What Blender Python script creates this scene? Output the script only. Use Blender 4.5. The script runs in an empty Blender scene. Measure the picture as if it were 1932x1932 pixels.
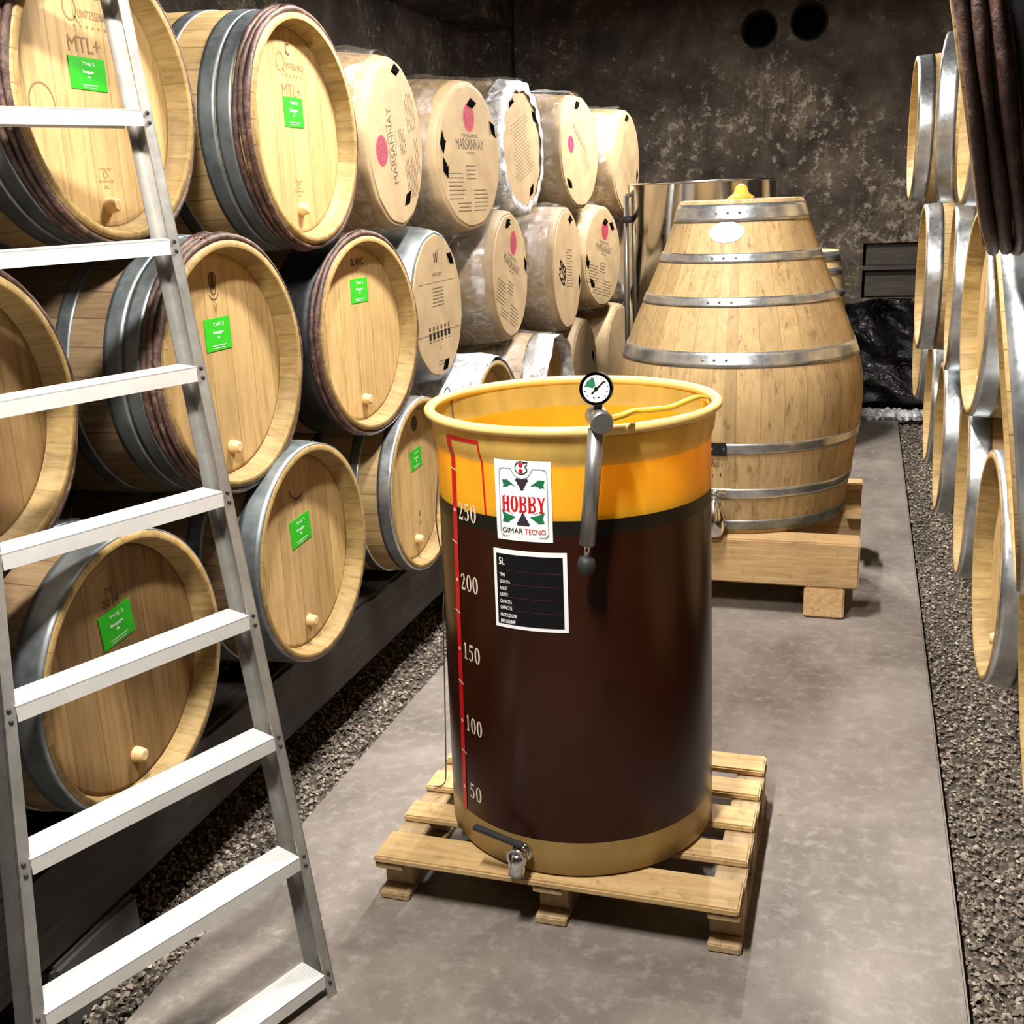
import bpy, bmesh, math, random
from math import sin, cos, pi, radians as R, sqrt, atan2
from mathutils import Vector, Matrix
random.seed(7)
sc = bpy.context.scene
col = sc.collection

# ---------------------------------------------------------------- camera
cam = bpy.data.cameras.new('camera'); co = bpy.data.objects.new('camera', cam); col.objects.link(co)
cam.sensor_width = 36.0; cam.lens = 2060/1932*36; cam.clip_start = .02
co.matrix_world = Matrix(((0.95336605,-0.04518471,0.29841502,0),(0.2991177,0.2733776,-0.91421731,0),(-0.04027134,0.96084496,0.27414447,1.62),(0,0,0,1)))
sc.camera = co
# ---------------------------------------------------------------- world, lights, exposure
w = bpy.data.worlds.new('world'); sc.world = w; w.use_nodes = True
w.node_tree.nodes['Background'].inputs[0].default_value = (.9,.93,1,1)
w.node_tree.nodes['Background'].inputs[1].default_value = .02
sc.view_settings.view_transform = 'Standard'; sc.view_settings.look = 'None'
sc.view_settings.exposure = 0.0; sc.view_settings.gamma = 1.0
CEIL = 3.35
LAMPZ = 2.92
LIGHTS = [(-.70,.95,140),(-.74,3.2,128),(-.74,6.05,165)]
for x, y, p in LIGHTS:
    l = bpy.data.lights.new('tube_light', 'AREA'); l.shape = 'RECTANGLE'; l.size = .10; l.size_y = .62
    l.energy = p; l.color = (1,.965,.9)
    o = bpy.data.objects.new('tube_light', l); col.objects.link(o); o.location = (x,y,LAMPZ)

# ---------------------------------------------------------------- node helpers
def newmat(name):
    m = bpy.data.materials.new(name); m.use_nodes = True
    nt = m.node_tree; b = nt.nodes['Principled BSDF']
    return m, nt, b
class G:
    def __init__(s, nt): s.nt = nt
    def n(s, t, **k):
        nd = s.nt.nodes.new(t)
        for a, v in k.items(): setattr(nd, a, v)
        return nd
    def l(s, a, b): s.nt.links.new(a, b)
    def m(s, op, a, b=None, c=None):
        nd = s.n('ShaderNodeMath', operation=op)
        for i, v in enumerate((a,b,c)):
            if v is None: continue
            if isinstance(v, (int,float)): nd.inputs[i].default_value = v
            else: s.l(v, nd.inputs[i])
        return nd.outputs[0]
    def coords(s, scale=(1,1,1), rot=(0,0,0)):
        tc = s.n('ShaderNodeTexCoord'); mp = s.n('ShaderNodeMapping')
        mp.inputs['Scale'].default_value = scale; mp.inputs['Rotation'].default_value = rot
        s.l(tc.outputs['Object'], mp.inputs[0]); return mp.outputs[0]
    def noise(s, vec, scale, detail=6, rough=.6, dist=0):
        nd = s.n('ShaderNodeTexNoise'); nd.inputs['Scale'].default_value = scale; nd.inputs['Detail'].default_value = detail
        nd.inputs['Roughness'].default_value = rough; nd.inputs['Distortion'].default_value = dist
        s.l(vec, nd.inputs['Vector']); return nd.outputs[0]
    def ramp(s, fac, stops):
        nd = s.n('ShaderNodeValToRGB'); cr = nd.color_ramp
        while len(cr.elements) < len(stops): cr.elements.new(.5)
        for e, (p, c) in zip(cr.elements, stops):
            e.position = p; e.color = (*c,1) if len(c) == 3 else c
        s.l(fac, nd.inputs[0]); return nd.outputs[0]
    def mix(s, fac, a, b, mode='MIX'):
        nd = s.n('ShaderNodeMix', data_type='RGBA', blend_type=mode)
        for i, v in ((0,fac),(6,a),(7,b)):
            if isinstance(v, (int,float)): nd.inputs[i].default_value = v
            elif isinstance(v, tuple): nd.inputs[i].default_value = (*v,1)
            else: s.l(v, nd.inputs[i])
        return nd.outputs[2]
    def bump(s, h, strength, dist, b):
        nd = s.n('ShaderNodeBump'); nd.inputs['Strength'].default_value = strength; nd.inputs['Distance'].default_value = dist
        s.l(h, nd.inputs['Height']); s.l(nd.outputs[0], b.inputs['Normal']); return nd
    def sep(s, v):
        nd = s.n('ShaderNodeSeparateXYZ'); s.l(v, nd.inputs[0]); return nd.outputs
    def rnd(s, v):
        nd = s.n('ShaderNodeTexWhiteNoise', noise_dimensions='1D'); s.l(v, nd.inputs['W']); return nd.outputs[0]
    def objrnd(s): return s.n('ShaderNodeObjectInfo').outputs['Random']

def plain(name, c, rough=.5, metal=0., spec=.5, noise=0., nscale=20, coat=0.):
    m, nt, b = newmat(name); g = G(nt)
    b.inputs['Base Color'].default_value = (*c,1); b.inputs['Roughness'].default_value = rough
    b.inputs['Metallic'].default_value = metal; b.inputs['Specular IOR Level'].default_value = spec
    b.inputs['Coat Weight'].default_value = coat
    if noise:
        f = g.noise(g.coords(), nscale)
        g.l(g.mix(f, tuple(x*(1-noise) for x in c), tuple(min(1,x*(1+noise)) for x in c)), b.inputs['Base Color'])
    return m

def wood(name, dark, mid, light, grain='z', board=None, boarddim='y', rough=.55, seam=.5, knots=False, spots=0., bump=.25):
    """planked oak: grain along one axis, boards along another ('a' = round the x axis, 'az' = round the z axis)"""
    m, nt, b = newmat(name); g = G(nt)
    base = g.coords(); xyz = g.sep(base)
    orn = g.objrnd()
    if boarddim == 'a': bc = g.m('DIVIDE', g.m('ARCTAN2', xyz[1], xyz[2]), 2*pi)
    elif boarddim == 'az': bc = g.m('DIVIDE', g.m('ARCTAN2', xyz[0], xyz[1]), 2*pi)
    else: bc = xyz['xyz'.index(boarddim)]
    bn = g.m('MULTIPLY', g.m('ADD', bc, g.m('MULTIPLY', orn, .11)), board or 1)
    fl = g.m('FLOOR', bn); fr = g.m('FRACT', bn)
    rv = g.rnd(g.m('ADD', fl, g.m('MULTIPLY', orn, 37.)))
    sc_ = {'x':(2.2,26,26),'y':(26,2.2,26),'z':(26,26,2.2)}[grain]
    cmb = g.n('ShaderNodeCombineXYZ'); off = g.m('MULTIPLY', rv, 9.)
    for i in range(3): g.l(g.m('ADD', xyz[i], off), cmb.inputs[i])
    mp = g.n('ShaderNodeMapping'); mp.inputs['Scale'].default_value = sc_; g.l(cmb.outputs[0], mp.inputs[0])
    n1 = g.noise(mp.outputs[0], 2.2, 8, .65, .6)
    n2 = g.noise(mp.outputs[0], .55, 3, .5, 1.5)
    c = g.ramp(n1, [(.28,dark),(.47,mid),(.72,light)])
    c = g.mix(g.m('MULTIPLY', n2, .55), c, mid)
    c = g.mix(1.0, c, g.ramp(rv, [(0,(.80,.78,.75)),(.5,(.95,.94,.93)),(1,(1.08,1.06,1.04))]), 'MULTIPLY')
    blot = g.noise(cmb.outputs[0], 5., 5, .6)
    c = g.mix(g.m('MULTIPLY', g.m('GREATER_THAN', blot, .62), .0), c, dark)
    c = g.mix(g.ramp(blot, [(.5,(0,0,0)),(.8,(.55,.55,.55))]), c, tuple(x*.6 for x in mid))
    if spots:
        sp = g.noise(g.coords((5,5,1.6)), 6., 6, .7)
        c = g.mix(g.ramp(sp, [(.56,(0,0,0)),(.70,(spots,)*3)]), c, tuple(x*.45 for x in dark))
    if board:
        e = g.m('MINIMUM', fr, g.m('SUBTRACT', 1., fr))
        line = g.ramp(e, [(0.,(seam,)*3),(.035,(0,0,0))])
        c = g.mix(line, c, tuple(x*.35 for x in dark))
    g.l(c, b.inputs['Base Color']); b.inputs['Roughness'].default_value = rough
    b.inputs['Specular IOR Level'].default_value = .25
    g.bump(n1, bump, .004, b)
    return m

M = {}
M['head'] = wood('oak_head', (.30,.185,.07), (.49,.325,.14), (.62,.44,.205), 'z', 11, 'y')
M['head_dark'] = wood('oak_head_dark', (.13,.070,.025), (.235,.140,.058), (.33,.21,.092), 'z', 11, 'y')  # same oak head in darker tones
M['chime'] = wood('oak_chime', (.15,.09,.03), (.32,.21,.075), (.46,.325,.14), 'x', 30, 'a', seam=.35)
M['stave'] = wood('oak_stave', (.25,.15,.06), (.43,.29,.13), (.56,.40,.20), 'x', 30, 'a', seam=.8)
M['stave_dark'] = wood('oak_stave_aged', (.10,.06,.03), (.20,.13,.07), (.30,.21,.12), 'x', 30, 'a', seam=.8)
M['egg'] = wood('oak_upright_stave', (.27,.17,.075), (.41,.28,.135), (.50,.36,.18), 'z', 34, 'az', seam=.45, spots=.85)
M['beam'] = wood('timber', (.33,.20,.085), (.53,.35,.17), (.70,.50,.27), 'x', None, 'y', spots=.4, bump=.5)
M['beam_y'] = wood('timber_lengthways', (.33,.20,.085), (.53,.35,.17), (.70,.50,.27), 'y', None, 'x', spots=.4, bump=.5)
M['pallet'] = wood('pallet_board', (.36,.22,.09), (.55,.37,.17), (.70,.52,.28), 'x', None, 'y', spots=.5, bump=.4)
M['pallet_y'] = wood('pallet_runner', (.28,.19,.10), (.44,.31,.17), (.58,.42,.24), 'y', None, 'x', spots=.4, bump=.4)
M['rail'] = wood('blackened_timber', (.010,.009,.008), (.028,.025,.022), (.06,.055,.05), 'y', None, 'x', spots=.3, bump=.6)
M['oldboard'] = wood('old_grey_board', (.03,.026,.021), (.055,.047,.038), (.09,.078,.064), 'x', None, 'z', bump=.5)
M['bung'] = plain('bung_wood', (.62,.42,.2), .5, noise=.15)
M['ink'] = plain('burnt_brand', (.06,.03,.012), .8)
M['ink2'] = plain('faint_brand', (.24,.13,.05), .8)
M['green'] = plain('green_sticker', (.015,.42,.01), .4)
M['white'] = plain('white_print', (.85,.88,.85), .5)
M['label'] = plain('white_label', (.86,.86,.86), .35)
M['black'] = plain('black_print', (.005,.005,.006), .45, spec=.2)
M['grey'] = plain('grey_print', (.25,.26,.28), .5)
M['red'] = plain('red_print', (.55,.008,.012), .35)
M['redline'] = plain('dull_red_line', (.10,.02,.02), .5)
M['leaf'] = plain('green_print', (.01,.14,.06), .5)
M['grape'] = plain('grape_print', (.03,.02,.035), .5)
M['numeral'] = plain('cream_print', (.72,.62,.5), .5)
M['crimson'] = plain('crimson_print', (.38,.025,.065), .6)
M['cartonink'] = plain('brown_print', (.085,.055,.03), .8)
M['void'] = plain('hole_shade', (.004,.004,.004), 1., spec=0)  # black that stands in for the shade inside holes
M['rubber'] = plain('black_rubber', (.02,.02,.02), .6)
M['hose'] = plain('yellow_hose', (.75,.48,.04), .35)
M['cork'] = plain('yellow_cap', (.62,.40,.06), .5)
M['paper'] = plain('white_paper', (.72,.72,.74), .7, noise=.1)
M['cord'] = plain('dark_cord', (.05,.05,.045), .7)
M['chromeh'] = plain('polished_steel', (.75,.75,.76), .16, 1.)
M['gunmetal'] = plain('brushed_grey_metal', (.34,.34,.34), .36, .85)
M['gasket'] = plain('black_gasket', (.008,.007,.004), .4, spec=.3)

def metal(name, c1, c2, rough, scale=12, metalness=.9, streak=(1,1,1), bumps=.05):
    m, nt, b = newmat(name); g = G(nt)
    v = g.coords(streak); n = g.noise(v, scale, 6, .65)
    n2 = g.noise(g.coords(), scale*5, 3, .6)
    g.l(g.ramp(n, [(.3,c1),(.7,c2)]), b.inputs['Base Color']); b.inputs['Metallic'].default_value = metalness
    g.l(g.m('ADD', g.m('MULTIPLY', n2, .22), rough-.1), b.inputs['Roughness'])
    g.bump(n, bumps, .003, b); return m
M['galv'] = metal('galvanised_hoop', (.32,.34,.36), (.70,.73,.76), .30)
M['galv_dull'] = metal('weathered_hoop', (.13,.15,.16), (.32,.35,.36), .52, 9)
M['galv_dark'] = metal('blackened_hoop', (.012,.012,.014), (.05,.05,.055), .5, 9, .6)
M['alu'] = metal('ladder_aluminium', (.30,.285,.265), (.52,.50,.47), .42, 7, .75, (1,1,1), .03)
M['alu_tread'] = metal('ladder_tread_aluminium', (.66,.65,.63), (.80,.79,.77), .5, 9, .25, (1,1,1), .03)
M['steel'] = metal('mirror_steel', (.62,.60,.56), (.80,.78,.74), .12, 4, 1., (1,1,.15), .25)
def bark():
    m, nt, b = newmat('chestnut_bark'); g = G(nt)
    n = g.noise(g.coords(), 38, 8, .7, .5)
    g.l(g.ramp(n, [(.3,(.022,.010,.008)),(.52,(.085,.042,.032)),(.72,(.24,.14,.10))]), b.inputs['Base Color'])
    b.inputs['Roughness'].default_value = .42; g.bump(n, .7, .006, b); return m
M['bark'] = bark()
def carton(name='cardboard', k=1.):
    m, nt, b = newmat(name); g = G(nt)
    n = g.noise(g.coords(), 9, 6, .6); n2 = g.noise(g.coords((1,1,40)), 6, 3)
    c = g.ramp(n, [(.3,(.30*k,.205*k,.108*k)),(.7,(.40*k,.285*k,.155*k))])
    g.l(c, b.inputs['Base Color']); b.inputs['Roughness'].default_value = .65
    g.bump(g.m('ADD', n, g.m('MULTIPLY', n2, .1)), .35, .006, b); return m
M['carton'] = carton(); M['carton_dark'] = carton('brown_cardboard', .62)
def film():
    m, nt, b = newmat('stretch_film'); g = G(nt)
    tr = g.n('ShaderNodeBsdfTransparent'); gl = g.n('ShaderNodeBsdfGlossy'); df = g.n('ShaderNodeBsdfDiffuse')
    gl.inputs['Roughness'].default_value = .09; gl.inputs[0].default_value = (.95,.95,.97,1); df.inputs[0].default_value = (.75,.75,.77,1)
    tr.inputs[0].default_value = (.92,.90,.86,1)
    n = g.noise(g.coords((1,1,1)), 13, 7, .65, 1.8)
    bp = g.n('ShaderNodeBump'); bp.inputs['Strength'].default_value = .8; bp.inputs['Distance'].default_value = .02
    g.l(n, bp.inputs['Height']); g.l(bp.outputs[0], gl.inputs['Normal']); g.l(bp.outputs[0], df.inputs['Normal'])
    m1 = g.n('ShaderNodeMixShader'); m1.inputs[0].default_value = .12; g.l(gl.outputs[0], m1.inputs[1]); g.l(df.outputs[0], m1.inputs[2])
    m2 = g.n('ShaderNodeMixShader')
    fac = g.ramp(n, [(.42,(.06,.06,.06)),(.64,(.46,.46,.46))]); g.l(fac, m2.inputs[0])
    g.l(tr.outputs[0], m2.inputs[1]); g.l(m1.outputs[0], m2.inputs[2])
    g.l(m2.outputs[0], nt.nodes['Material Output'].inputs[0]); return m
M['film'] = film()
def foil():
    m, nt, b = newmat('silvery_film'); g = G(nt)
    n = g.noise(g.coords(), 14, 7, .65, 1.2)
    g.l(g.ramp(n, [(.35,(.30,.30,.32)),(.6,(.8,.81,.84))]), b.inputs['Base Color'])
    b.inputs['Metallic'].default_value = .35; b.inputs['Roughness'].default_value = .25; g.bump(n, .9, .02, b); return m
M['foil'] = foil()
def blacksheet():
    m, nt, b = newmat('black_plastic_sheet'); g = G(nt)
    b.inputs['Base Color'].default_value = (.004,.004,.005,1); b.inputs['Roughness'].default_value = .10; b.inputs['Specular IOR Level'].default_value = 1.
    n = g.noise(g.coords((1,1,1.6)), 7, 6, .6, 1.0); g.bump(n, 1., .06, b); return m
M['sheet'] = blacksheet()
def rockwall():
    m, nt, b = newmat('dark_plaster_wall'); g = G(nt)
    v = g.coords(); n = g.noise(v, 3.2, 9, .68, .3); n2 = g.noise(v, 17, 9, .78); big = g.noise(v, .8, 3, .5)
    c = g.ramp(n, [(.30,(.020,.015,.012)),(.5,(.082,.060,.045)),(.70,(.185,.140,.105))])
    dr = g.noise(g.coords((9,9,.9)), 2.6, 5, .6)
    fle = g.ramp(g.m('MULTIPLY', n2, g.m('ADD', .62, g.m('MULTIPLY', big, .75))), [(.545,(0,0,0)),(.63,(.8,.8,.8))])
    c = g.mix(fle, c, (.50,.42,.33))
    drip = g.ramp(g.m('MULTIPLY', dr, big), [(.29,(0,0,0)),(.40,(.5,.5,.5))])
    c = g.mix(drip, c, (.27,.205,.145))
    g.l(c, b.inputs['Base Color']); b.inputs['Roughness'].default_value = .62
    h = g.m('ADD', g.m('MULTIPLY', n, 1.), g.m('MULTIPLY', n2, .7)); g.bump(h, .9, .05, b); return m
M['wall'] = rockwall()
def concrete():
    m, nt, b = newmat('concrete_floor'); g = G(nt)
    v = g.coords(); n = g.noise(v, 2.3, 9, .65, .4); n2 = g.noise(v, 24, 6, .7)
    c = g.ramp(n, [(.30,(.115,.093,.079)),(.5,(.185,.155,.134)),(.70,(.265,.228,.200))])
    c = g.mix(g.ramp(n2, [(.5,(0,0,0)),(.70,(.6,.6,.6))]), c, (.31,.28,.255))
    d = g.noise(v, 55, 3, .5); c = g.mix(g.ramp(d, [(.68,(0,0,0)),(.76,(.6,.6,.6))]), c, (.05,.04,.035))
    g.l(c, b.inputs['Base Color']); b.inputs['Roughness'].default_value = .6; g.bump(g.m('ADD', n, g.m('MULTIPLY', n2, .4)), .3, .01, b); return m
M['concrete'] = concrete()
def gravelbase():
    m, nt, b = newmat('gravel_bed'); g = G(nt)
    n = g.noise(g.coords(), 60, 5, .7); g.l(g.ramp(n, [(.35,(.03,.024,.018)),(.7,(.17,.135,.105))]), b.inputs['Base Color'])
    b.inputs['Roughness'].default_value = .9; g.bump(n, 1., .02, b); return m
M['gravelbase'] = gravelbase()
def pebbles():
    m, nt, b = newmat('gravel_stone'); g = G(nt)
    a = g.n('ShaderNodeAttribute', attribute_name='tone'); n = g.noise(g.coords(), 90, 3)
    c = g.ramp(a.outputs['Fac'], [(0,(.10,.075,.056)),(.5,(.19,.15,.115)),(.85,(.28,.225,.178)),(1,(.46,.39,.32))])
    g.l(c, b.inputs['Base Color']); b.inputs['Roughness'].default_value = .55; return m
M['pebble'] = pebbles()
# fibreglass vat: amber shell, wine-filled zone, plain foot and collar
def fibre(name, c, tl, rough=.28, n_amt=.25, blot=None):
    m, nt, b = newmat(name); g = G(nt)
    n = g.noise(g.coords((1,1,.5)), 7, 6, .6, .5)
    cc = g.ramp(n, [(.3,tuple(x*(1-n_amt) for x in c)),(.7,tuple(min(1,x*(1+n_amt)) for x in c))])
    if blot:
        n3 = g.noise(g.coords((6,6,1)), 3, 5, .6); cc = g.mix(g.ramp(n3, [(.5,(0,0,0)),(.75,(.5,.5,.5))]), cc, blot)
    g.l(cc, b.inputs['Base Color']); b.inputs['Roughness'].default_value = rough; b.inputs['Coat Weight'].default_value = .0 if not tl else .1; b.inputs['Specular IOR Level'].default_value = .28 if not tl else .5
    b.inputs['Coat Roughness'].default_value = .12
    if tl:
        t = g.n('ShaderNodeBsdfTranslucent'); g.l(cc, t.inputs[0])
        mx = g.n('ShaderNodeMixShader'); mx.inputs[0].default_value = tl
        g.l(b.outputs[0], mx.inputs[1]); g.l(t.outputs[0], mx.inputs[2]); g.l(mx.outputs[0], nt.nodes['Material Output'].inputs[0])
    return m
M['vat_amber'] = fibre('amber_fibreglass', (.86,.50,.03), .45, n_amt=.12)
M['vat_collar'] = fibre('pale_fibreglass_collar', (.62,.43,.11), .30, n_amt=.2, blot=(.34,.24,.07))
M['vat_rim'] = fibre('cream_fibreglass_rim', (.80,.60,.22), .12, n_amt=.12)
M['vat_wine'] = fibre('wine_filled_fibreglass', (.026,.0062,.0024), 0, .26, .25)
M['vat_foot'] = fibre('olive_fibreglass_foot', (.29,.185,.06), 0, .3, .2)
M['wine'] = plain('red_wine', (.03,.002,.004), .08)

# ---------------------------------------------------------------- mesh helpers
class MB:
    def __init__(s): s.v = []; s.f = []; s.mi = []; s.sm = []
    def add(s, v, f, mi=0, smooth=False):
        o = len(s.v); s.v += [tuple(p) for p in v]
        for q in f: s.f.append(tuple(i+o for i in q)); s.mi.append(mi); s.sm.append(smooth)
        return s
    def box(s, x0, x1, y0, y1, z0, z1, mi=0):
        v = [(x,y,z) for x in (x0,x1) for y in (y0,y1) for z in (z0,z1)]
        return s.add(v, [(0,1,3,2),(4,6,7,5),(0,4,5,1),(2,3,7,6),(0,2,6,4),(1,5,7,3)], mi)
    def obox(s, o, ax, ay, az, mi=0):
        """box with corner o and edge vectors"""
        o, ax, ay, az = map(Vector, (o,ax,ay,az))
        v = [o+i*ax+j*ay+k*az for i in (0,1) for j in (0,1) for k in (0,1)]
        return s.add(v, [(0,1,3,2),(4,6,7,5),(0,4,5,1),(2,3,7,6),(0,2,6,4),(1,5,7,3)], mi)
    def lathe(s, prof, axis='z', n=64, mi=0, smooth=True, closed=False, rfun=None, mis=None):
        k = len(prof); v = []
        for (a, r) in prof:
            for i in range(n):
                t = 2*pi*i/n; rr = r*(rfun(t, a) if rfun else 1)
                v.append((a, rr*sin(t), rr*cos(t)) if axis == 'x' else (rr*cos(t), rr*sin(t), a))
        f = []; o = len(s.v)
        s.v += v
        rng = k if closed else k-1
        for j in range(rng):
            for i in range(n):
                a0 = j*n+i; a1 = j*n+(i+1)%n; b0 = ((j+1)%k)*n+i; b1 = ((j+1)%k)*n+(i+1)%n
                q = (a0,b0,b1,a1) if axis == 'x' else (a0,a1,b1,b0)
                s.f.append(tuple(x+o for x in q)); s.mi.append(mis[j] if mis else mi); s.sm.append(smooth)
        return s
    def disc(s, a, r, axis='x', n=64, mi=0, rfun=None, flip=False):
        v = []
        for i in range(n):
            t = 2*pi*i/n; rr = r*(rfun(t, a) if rfun else 1)
            v.append((a, rr*sin(t), rr*cos(t)) if axis == 'x' else (rr*cos(t), rr*sin(t), a))
        idx = tuple(range(n)) if not flip else tuple(reversed(range(n)))
        if axis == 'x': idx = tuple(reversed(idx))
        return s.add(v, [idx], mi)
    def tube(s, pts, rad, n=8, mi=0, closed=False, caps=True):
        pts = [Vector(p) for p in pts]; k = len(pts); v = []
        rads = rad if isinstance(rad, (list,tuple)) else [rad]*k
        up = Vector((0,0,1)); prev = None
        for i, p in enumerate(pts):
            d = (pts[(i+1)%k]-pts[i-1]) if closed else (pts[min(i+1,k-1)]-pts[max(i-1,0)])
            d.normalize()
            if prev is None:
                a = d.orthogonal().normalized()
            else:
                a = prev-d*prev.dot(d); a.normalize()
            prev = a; b = d.cross(a)
            for j in range(n):
                t = 2*pi*j/n; v.append(p+(a*cos(t)+b*sin(t))*rads[i])
        f = []
        for i in range(k if closed else k-1):
            for j in range(n):
                i2 = (i+1)%k; f.append((i*n+j, i*n+(j+1)%n, i2*n+(j+1)%n, i2*n+j))
        s.add(v, f, mi, True)
        if caps and not closed:
            o = len(s.v)-len(v); s.f.append(tuple(o+j for j in reversed(range(n)))); s.mi.append(mi); s.sm.append(False)
            s.f.append(tuple(o+(k-1)*n+j for j in range(n))); s.mi.append(mi); s.sm.append(False)
        return s
    def mesh(s, name, mats):
        me = bpy.data.meshes.new(name); me.from_pydata(s.v, [], s.f)
        for m in mats: me.materials.append(m)
        me.polygons.foreach_set('material_index', s.mi); me.polygons.foreach_set('use_smooth', s.sm)
        me.update(); return me
    def build(s, name, mats, parent=None, bevel=0., loc=None, label=None):
        if not isinstance(mats, (list,tuple)): mats = [mats]
        me = s.mesh(name, mats)
        if bevel:
            bm = bmesh.new(); bm.from_mesh(me); bmesh.ops.remove_doubles(bm, verts=bm.verts, dist=1e-6)
            bmesh.ops.recalc_face_normals(bm, faces=bm.faces)
            es = [e for e in bm.edges if len(e.link_faces) == 2 and e.calc_face_angle(0) > .5]
            bmesh.ops.bevel(bm, geom=es, offset=bevel, segments=2, affect='EDGES', clamp_overlap=True); bm.to_mesh(me); bm.free()
        o = bpy.data.objects.new(name, me); col.objects.link(o)
        if parent is not None: o.parent = parent
        if loc: o.location = loc
        if label: o['label'] = label
        return o
def fixn(o):
    bm = bmesh.new(); bm.from_mesh(o.data); bmesh.ops.recalc_face_normals(bm, faces=bm.faces); bm.to_mesh(o.data); bm.free(); return o
def tag(o, label, cat, group=None, kind=None):
    o['label'] = label; o['category'] = cat
    if group: o['group'] = group
    if kind: o['kind'] = kind
    return o
def thing(name, label, cat, loc=(0,0,0), rz=0., group=None):
    o = bpy.data.objects.new(name, None); col.objects.link(o); o.empty_display_size = .05
    o.location = loc; o.rotation_euler = (0,0,rz); return tag(o, label, cat, group)
def struct(o): o['kind'] = 'structure'; return o
def copy_tree(o, parent=None):
    c = o.copy(); col.objects.link(c); c.parent = parent
    for ch in list(o.children): copy_tree(ch, c)
    return c
_tc = {}
def text_mesh(s, bold=0.):
    key = (s, bold)
    if key in _tc: return _tc[key]
    cu = bpy.data.curves.new('t', 'FONT'); cu.body = s; cu.size = 1.; cu.align_x = 'CENTER'; cu.resolution_u = 4; cu.offset = bold
    o = bpy.data.objects.new('t', cu); col.objects.link(o)
    dg = bpy.context.evaluated_depsgraph_get(); dg.update()
    me = bpy.data.meshes.new_from_object(o.evaluated_get(dg))
    v = [tuple(p.co)[:2] for p in me.vertices]; f = [tuple(p.vertices) for p in me.polygons]
    bpy.data.objects.remove(o); bpy.data.curves.remove(cu); bpy.data.meshes.remove(me)
    x0 = min(p[0] for p in v); x1 = max(p[0] for p in v); y0 = min(p[1] for p in v); y1 = max(p[1] for p in v)
    v = [((p[0]-x0)/(x1-x0)-.5, (p[1]-y0)/(y1-y0)-.5) for p in v]
    _tc[key] = (v, f, (x1-x0)/(y1-y0)); return _tc[key]
class Flat:
    """flat print in a (u right, v up) frame, mapped on a surface by fn(u, v, lift)"""
    def __init__(s, fn): s.mb = MB(); s.fn = fn
    def text(s, t, u, v, wd, ht, mi=0, lift=.0006, bold=0., rot=0.):
        vv, f, a = text_mesh(t, bold)
        if wd is None: wd = ht*a
        c, q = cos(rot), sin(rot)
        s.mb.add([s.fn(u+(p[0]*wd)*c-(p[1]*ht)*q, v+(p[0]*wd)*q+(p[1]*ht)*c, lift) for p in vv], f, mi); return s
    def poly(s, pts, mi=0, lift=.0006): s.mb.add([s.fn(a,b,lift) for a,b in pts], [tuple(range(len(pts)))], mi); return s
    def rect(s, u0, u1, v0, v1, mi=0, lift=.0006, nu=1):
        vs = []; fs = []
        for i in range(nu+1):
            u = u0+(u1-u0)*i/nu; vs += [s.fn(u,v0,lift), s.fn(u,v1,lift)]
        for i in range(nu): fs.append((2*i,2*i+2,2*i+3,2*i+1))
        s.mb.add(vs, fs, mi); return s
    def ring(s, u, v, r0, r1, mi=0, lift=.0006, n=24, a0=0, a1=2*pi, sy=1.):
        vs = []; fs = []
        for i in range(n+1):
            t = a0+(a1-a0)*i/n; vs += [s.fn(u+r0*cos(t),v+r0*sy*sin(t),lift), s.fn(u+r1*cos(t),v+r1*sy*sin(t),lift)]
        for i in range(n): fs.append((2*i,2*i+1,2*i+3,2*i+2))
        s.mb.add(vs, fs, mi); return s
    def line(s, pts, w_, mi=0, lift=.0006):
        for (a,b),(c,d) in zip(pts, pts[1:]):
            L = sqrt((c-a)**2+(d-b)**2) or 1; nx, ny = -(d-b)/L*w_/2, (c-a)/L*w_/2
            s.poly([(a+nx,b+ny),(a-nx,b-ny),(c-nx,d-ny),(c+nx,d+ny)], mi, lift)
        return s

def strip(F, pts, mi, lift):
    vs = []; k = len(pts)
    for i, (x,y,w_) in enumerate(pts):
        a = pts[max(i-1,0)]; b = pts[min(i+1,k-1)]; dx, dy = b[0]-a[0], b[1]-a[1]; L_ = sqrt(dx*dx+dy*dy) or 1
        nx, ny = -dy/L_*w_/2, dx/L_*w_/2; vs += [(x+nx,y+ny),(x-nx,y-ny)]
    F.mb.add([F.fn(a,b,lift) for a,b in vs], [(2*i,2*i+1,2*i+3,2*i+2) for i in range(k-1)], mi)
def seroval(F, cx, cy, rx, ry, ix, iy, mi, lift, n=28):
    vs = []
    for i in range(n):
        t = 2*pi*i/n; vs += [F.fn(cx+rx*cos(t),cy+ry*sin(t),lift), F.fn(cx+ix*cos(t),cy+iy*sin(t),lift)]
    F.mb.add(vs, [(2*i,2*i+1,(2*i+3)%(2*n),(2*i+2)%(2*n)) for i in range(n)], mi)
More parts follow.
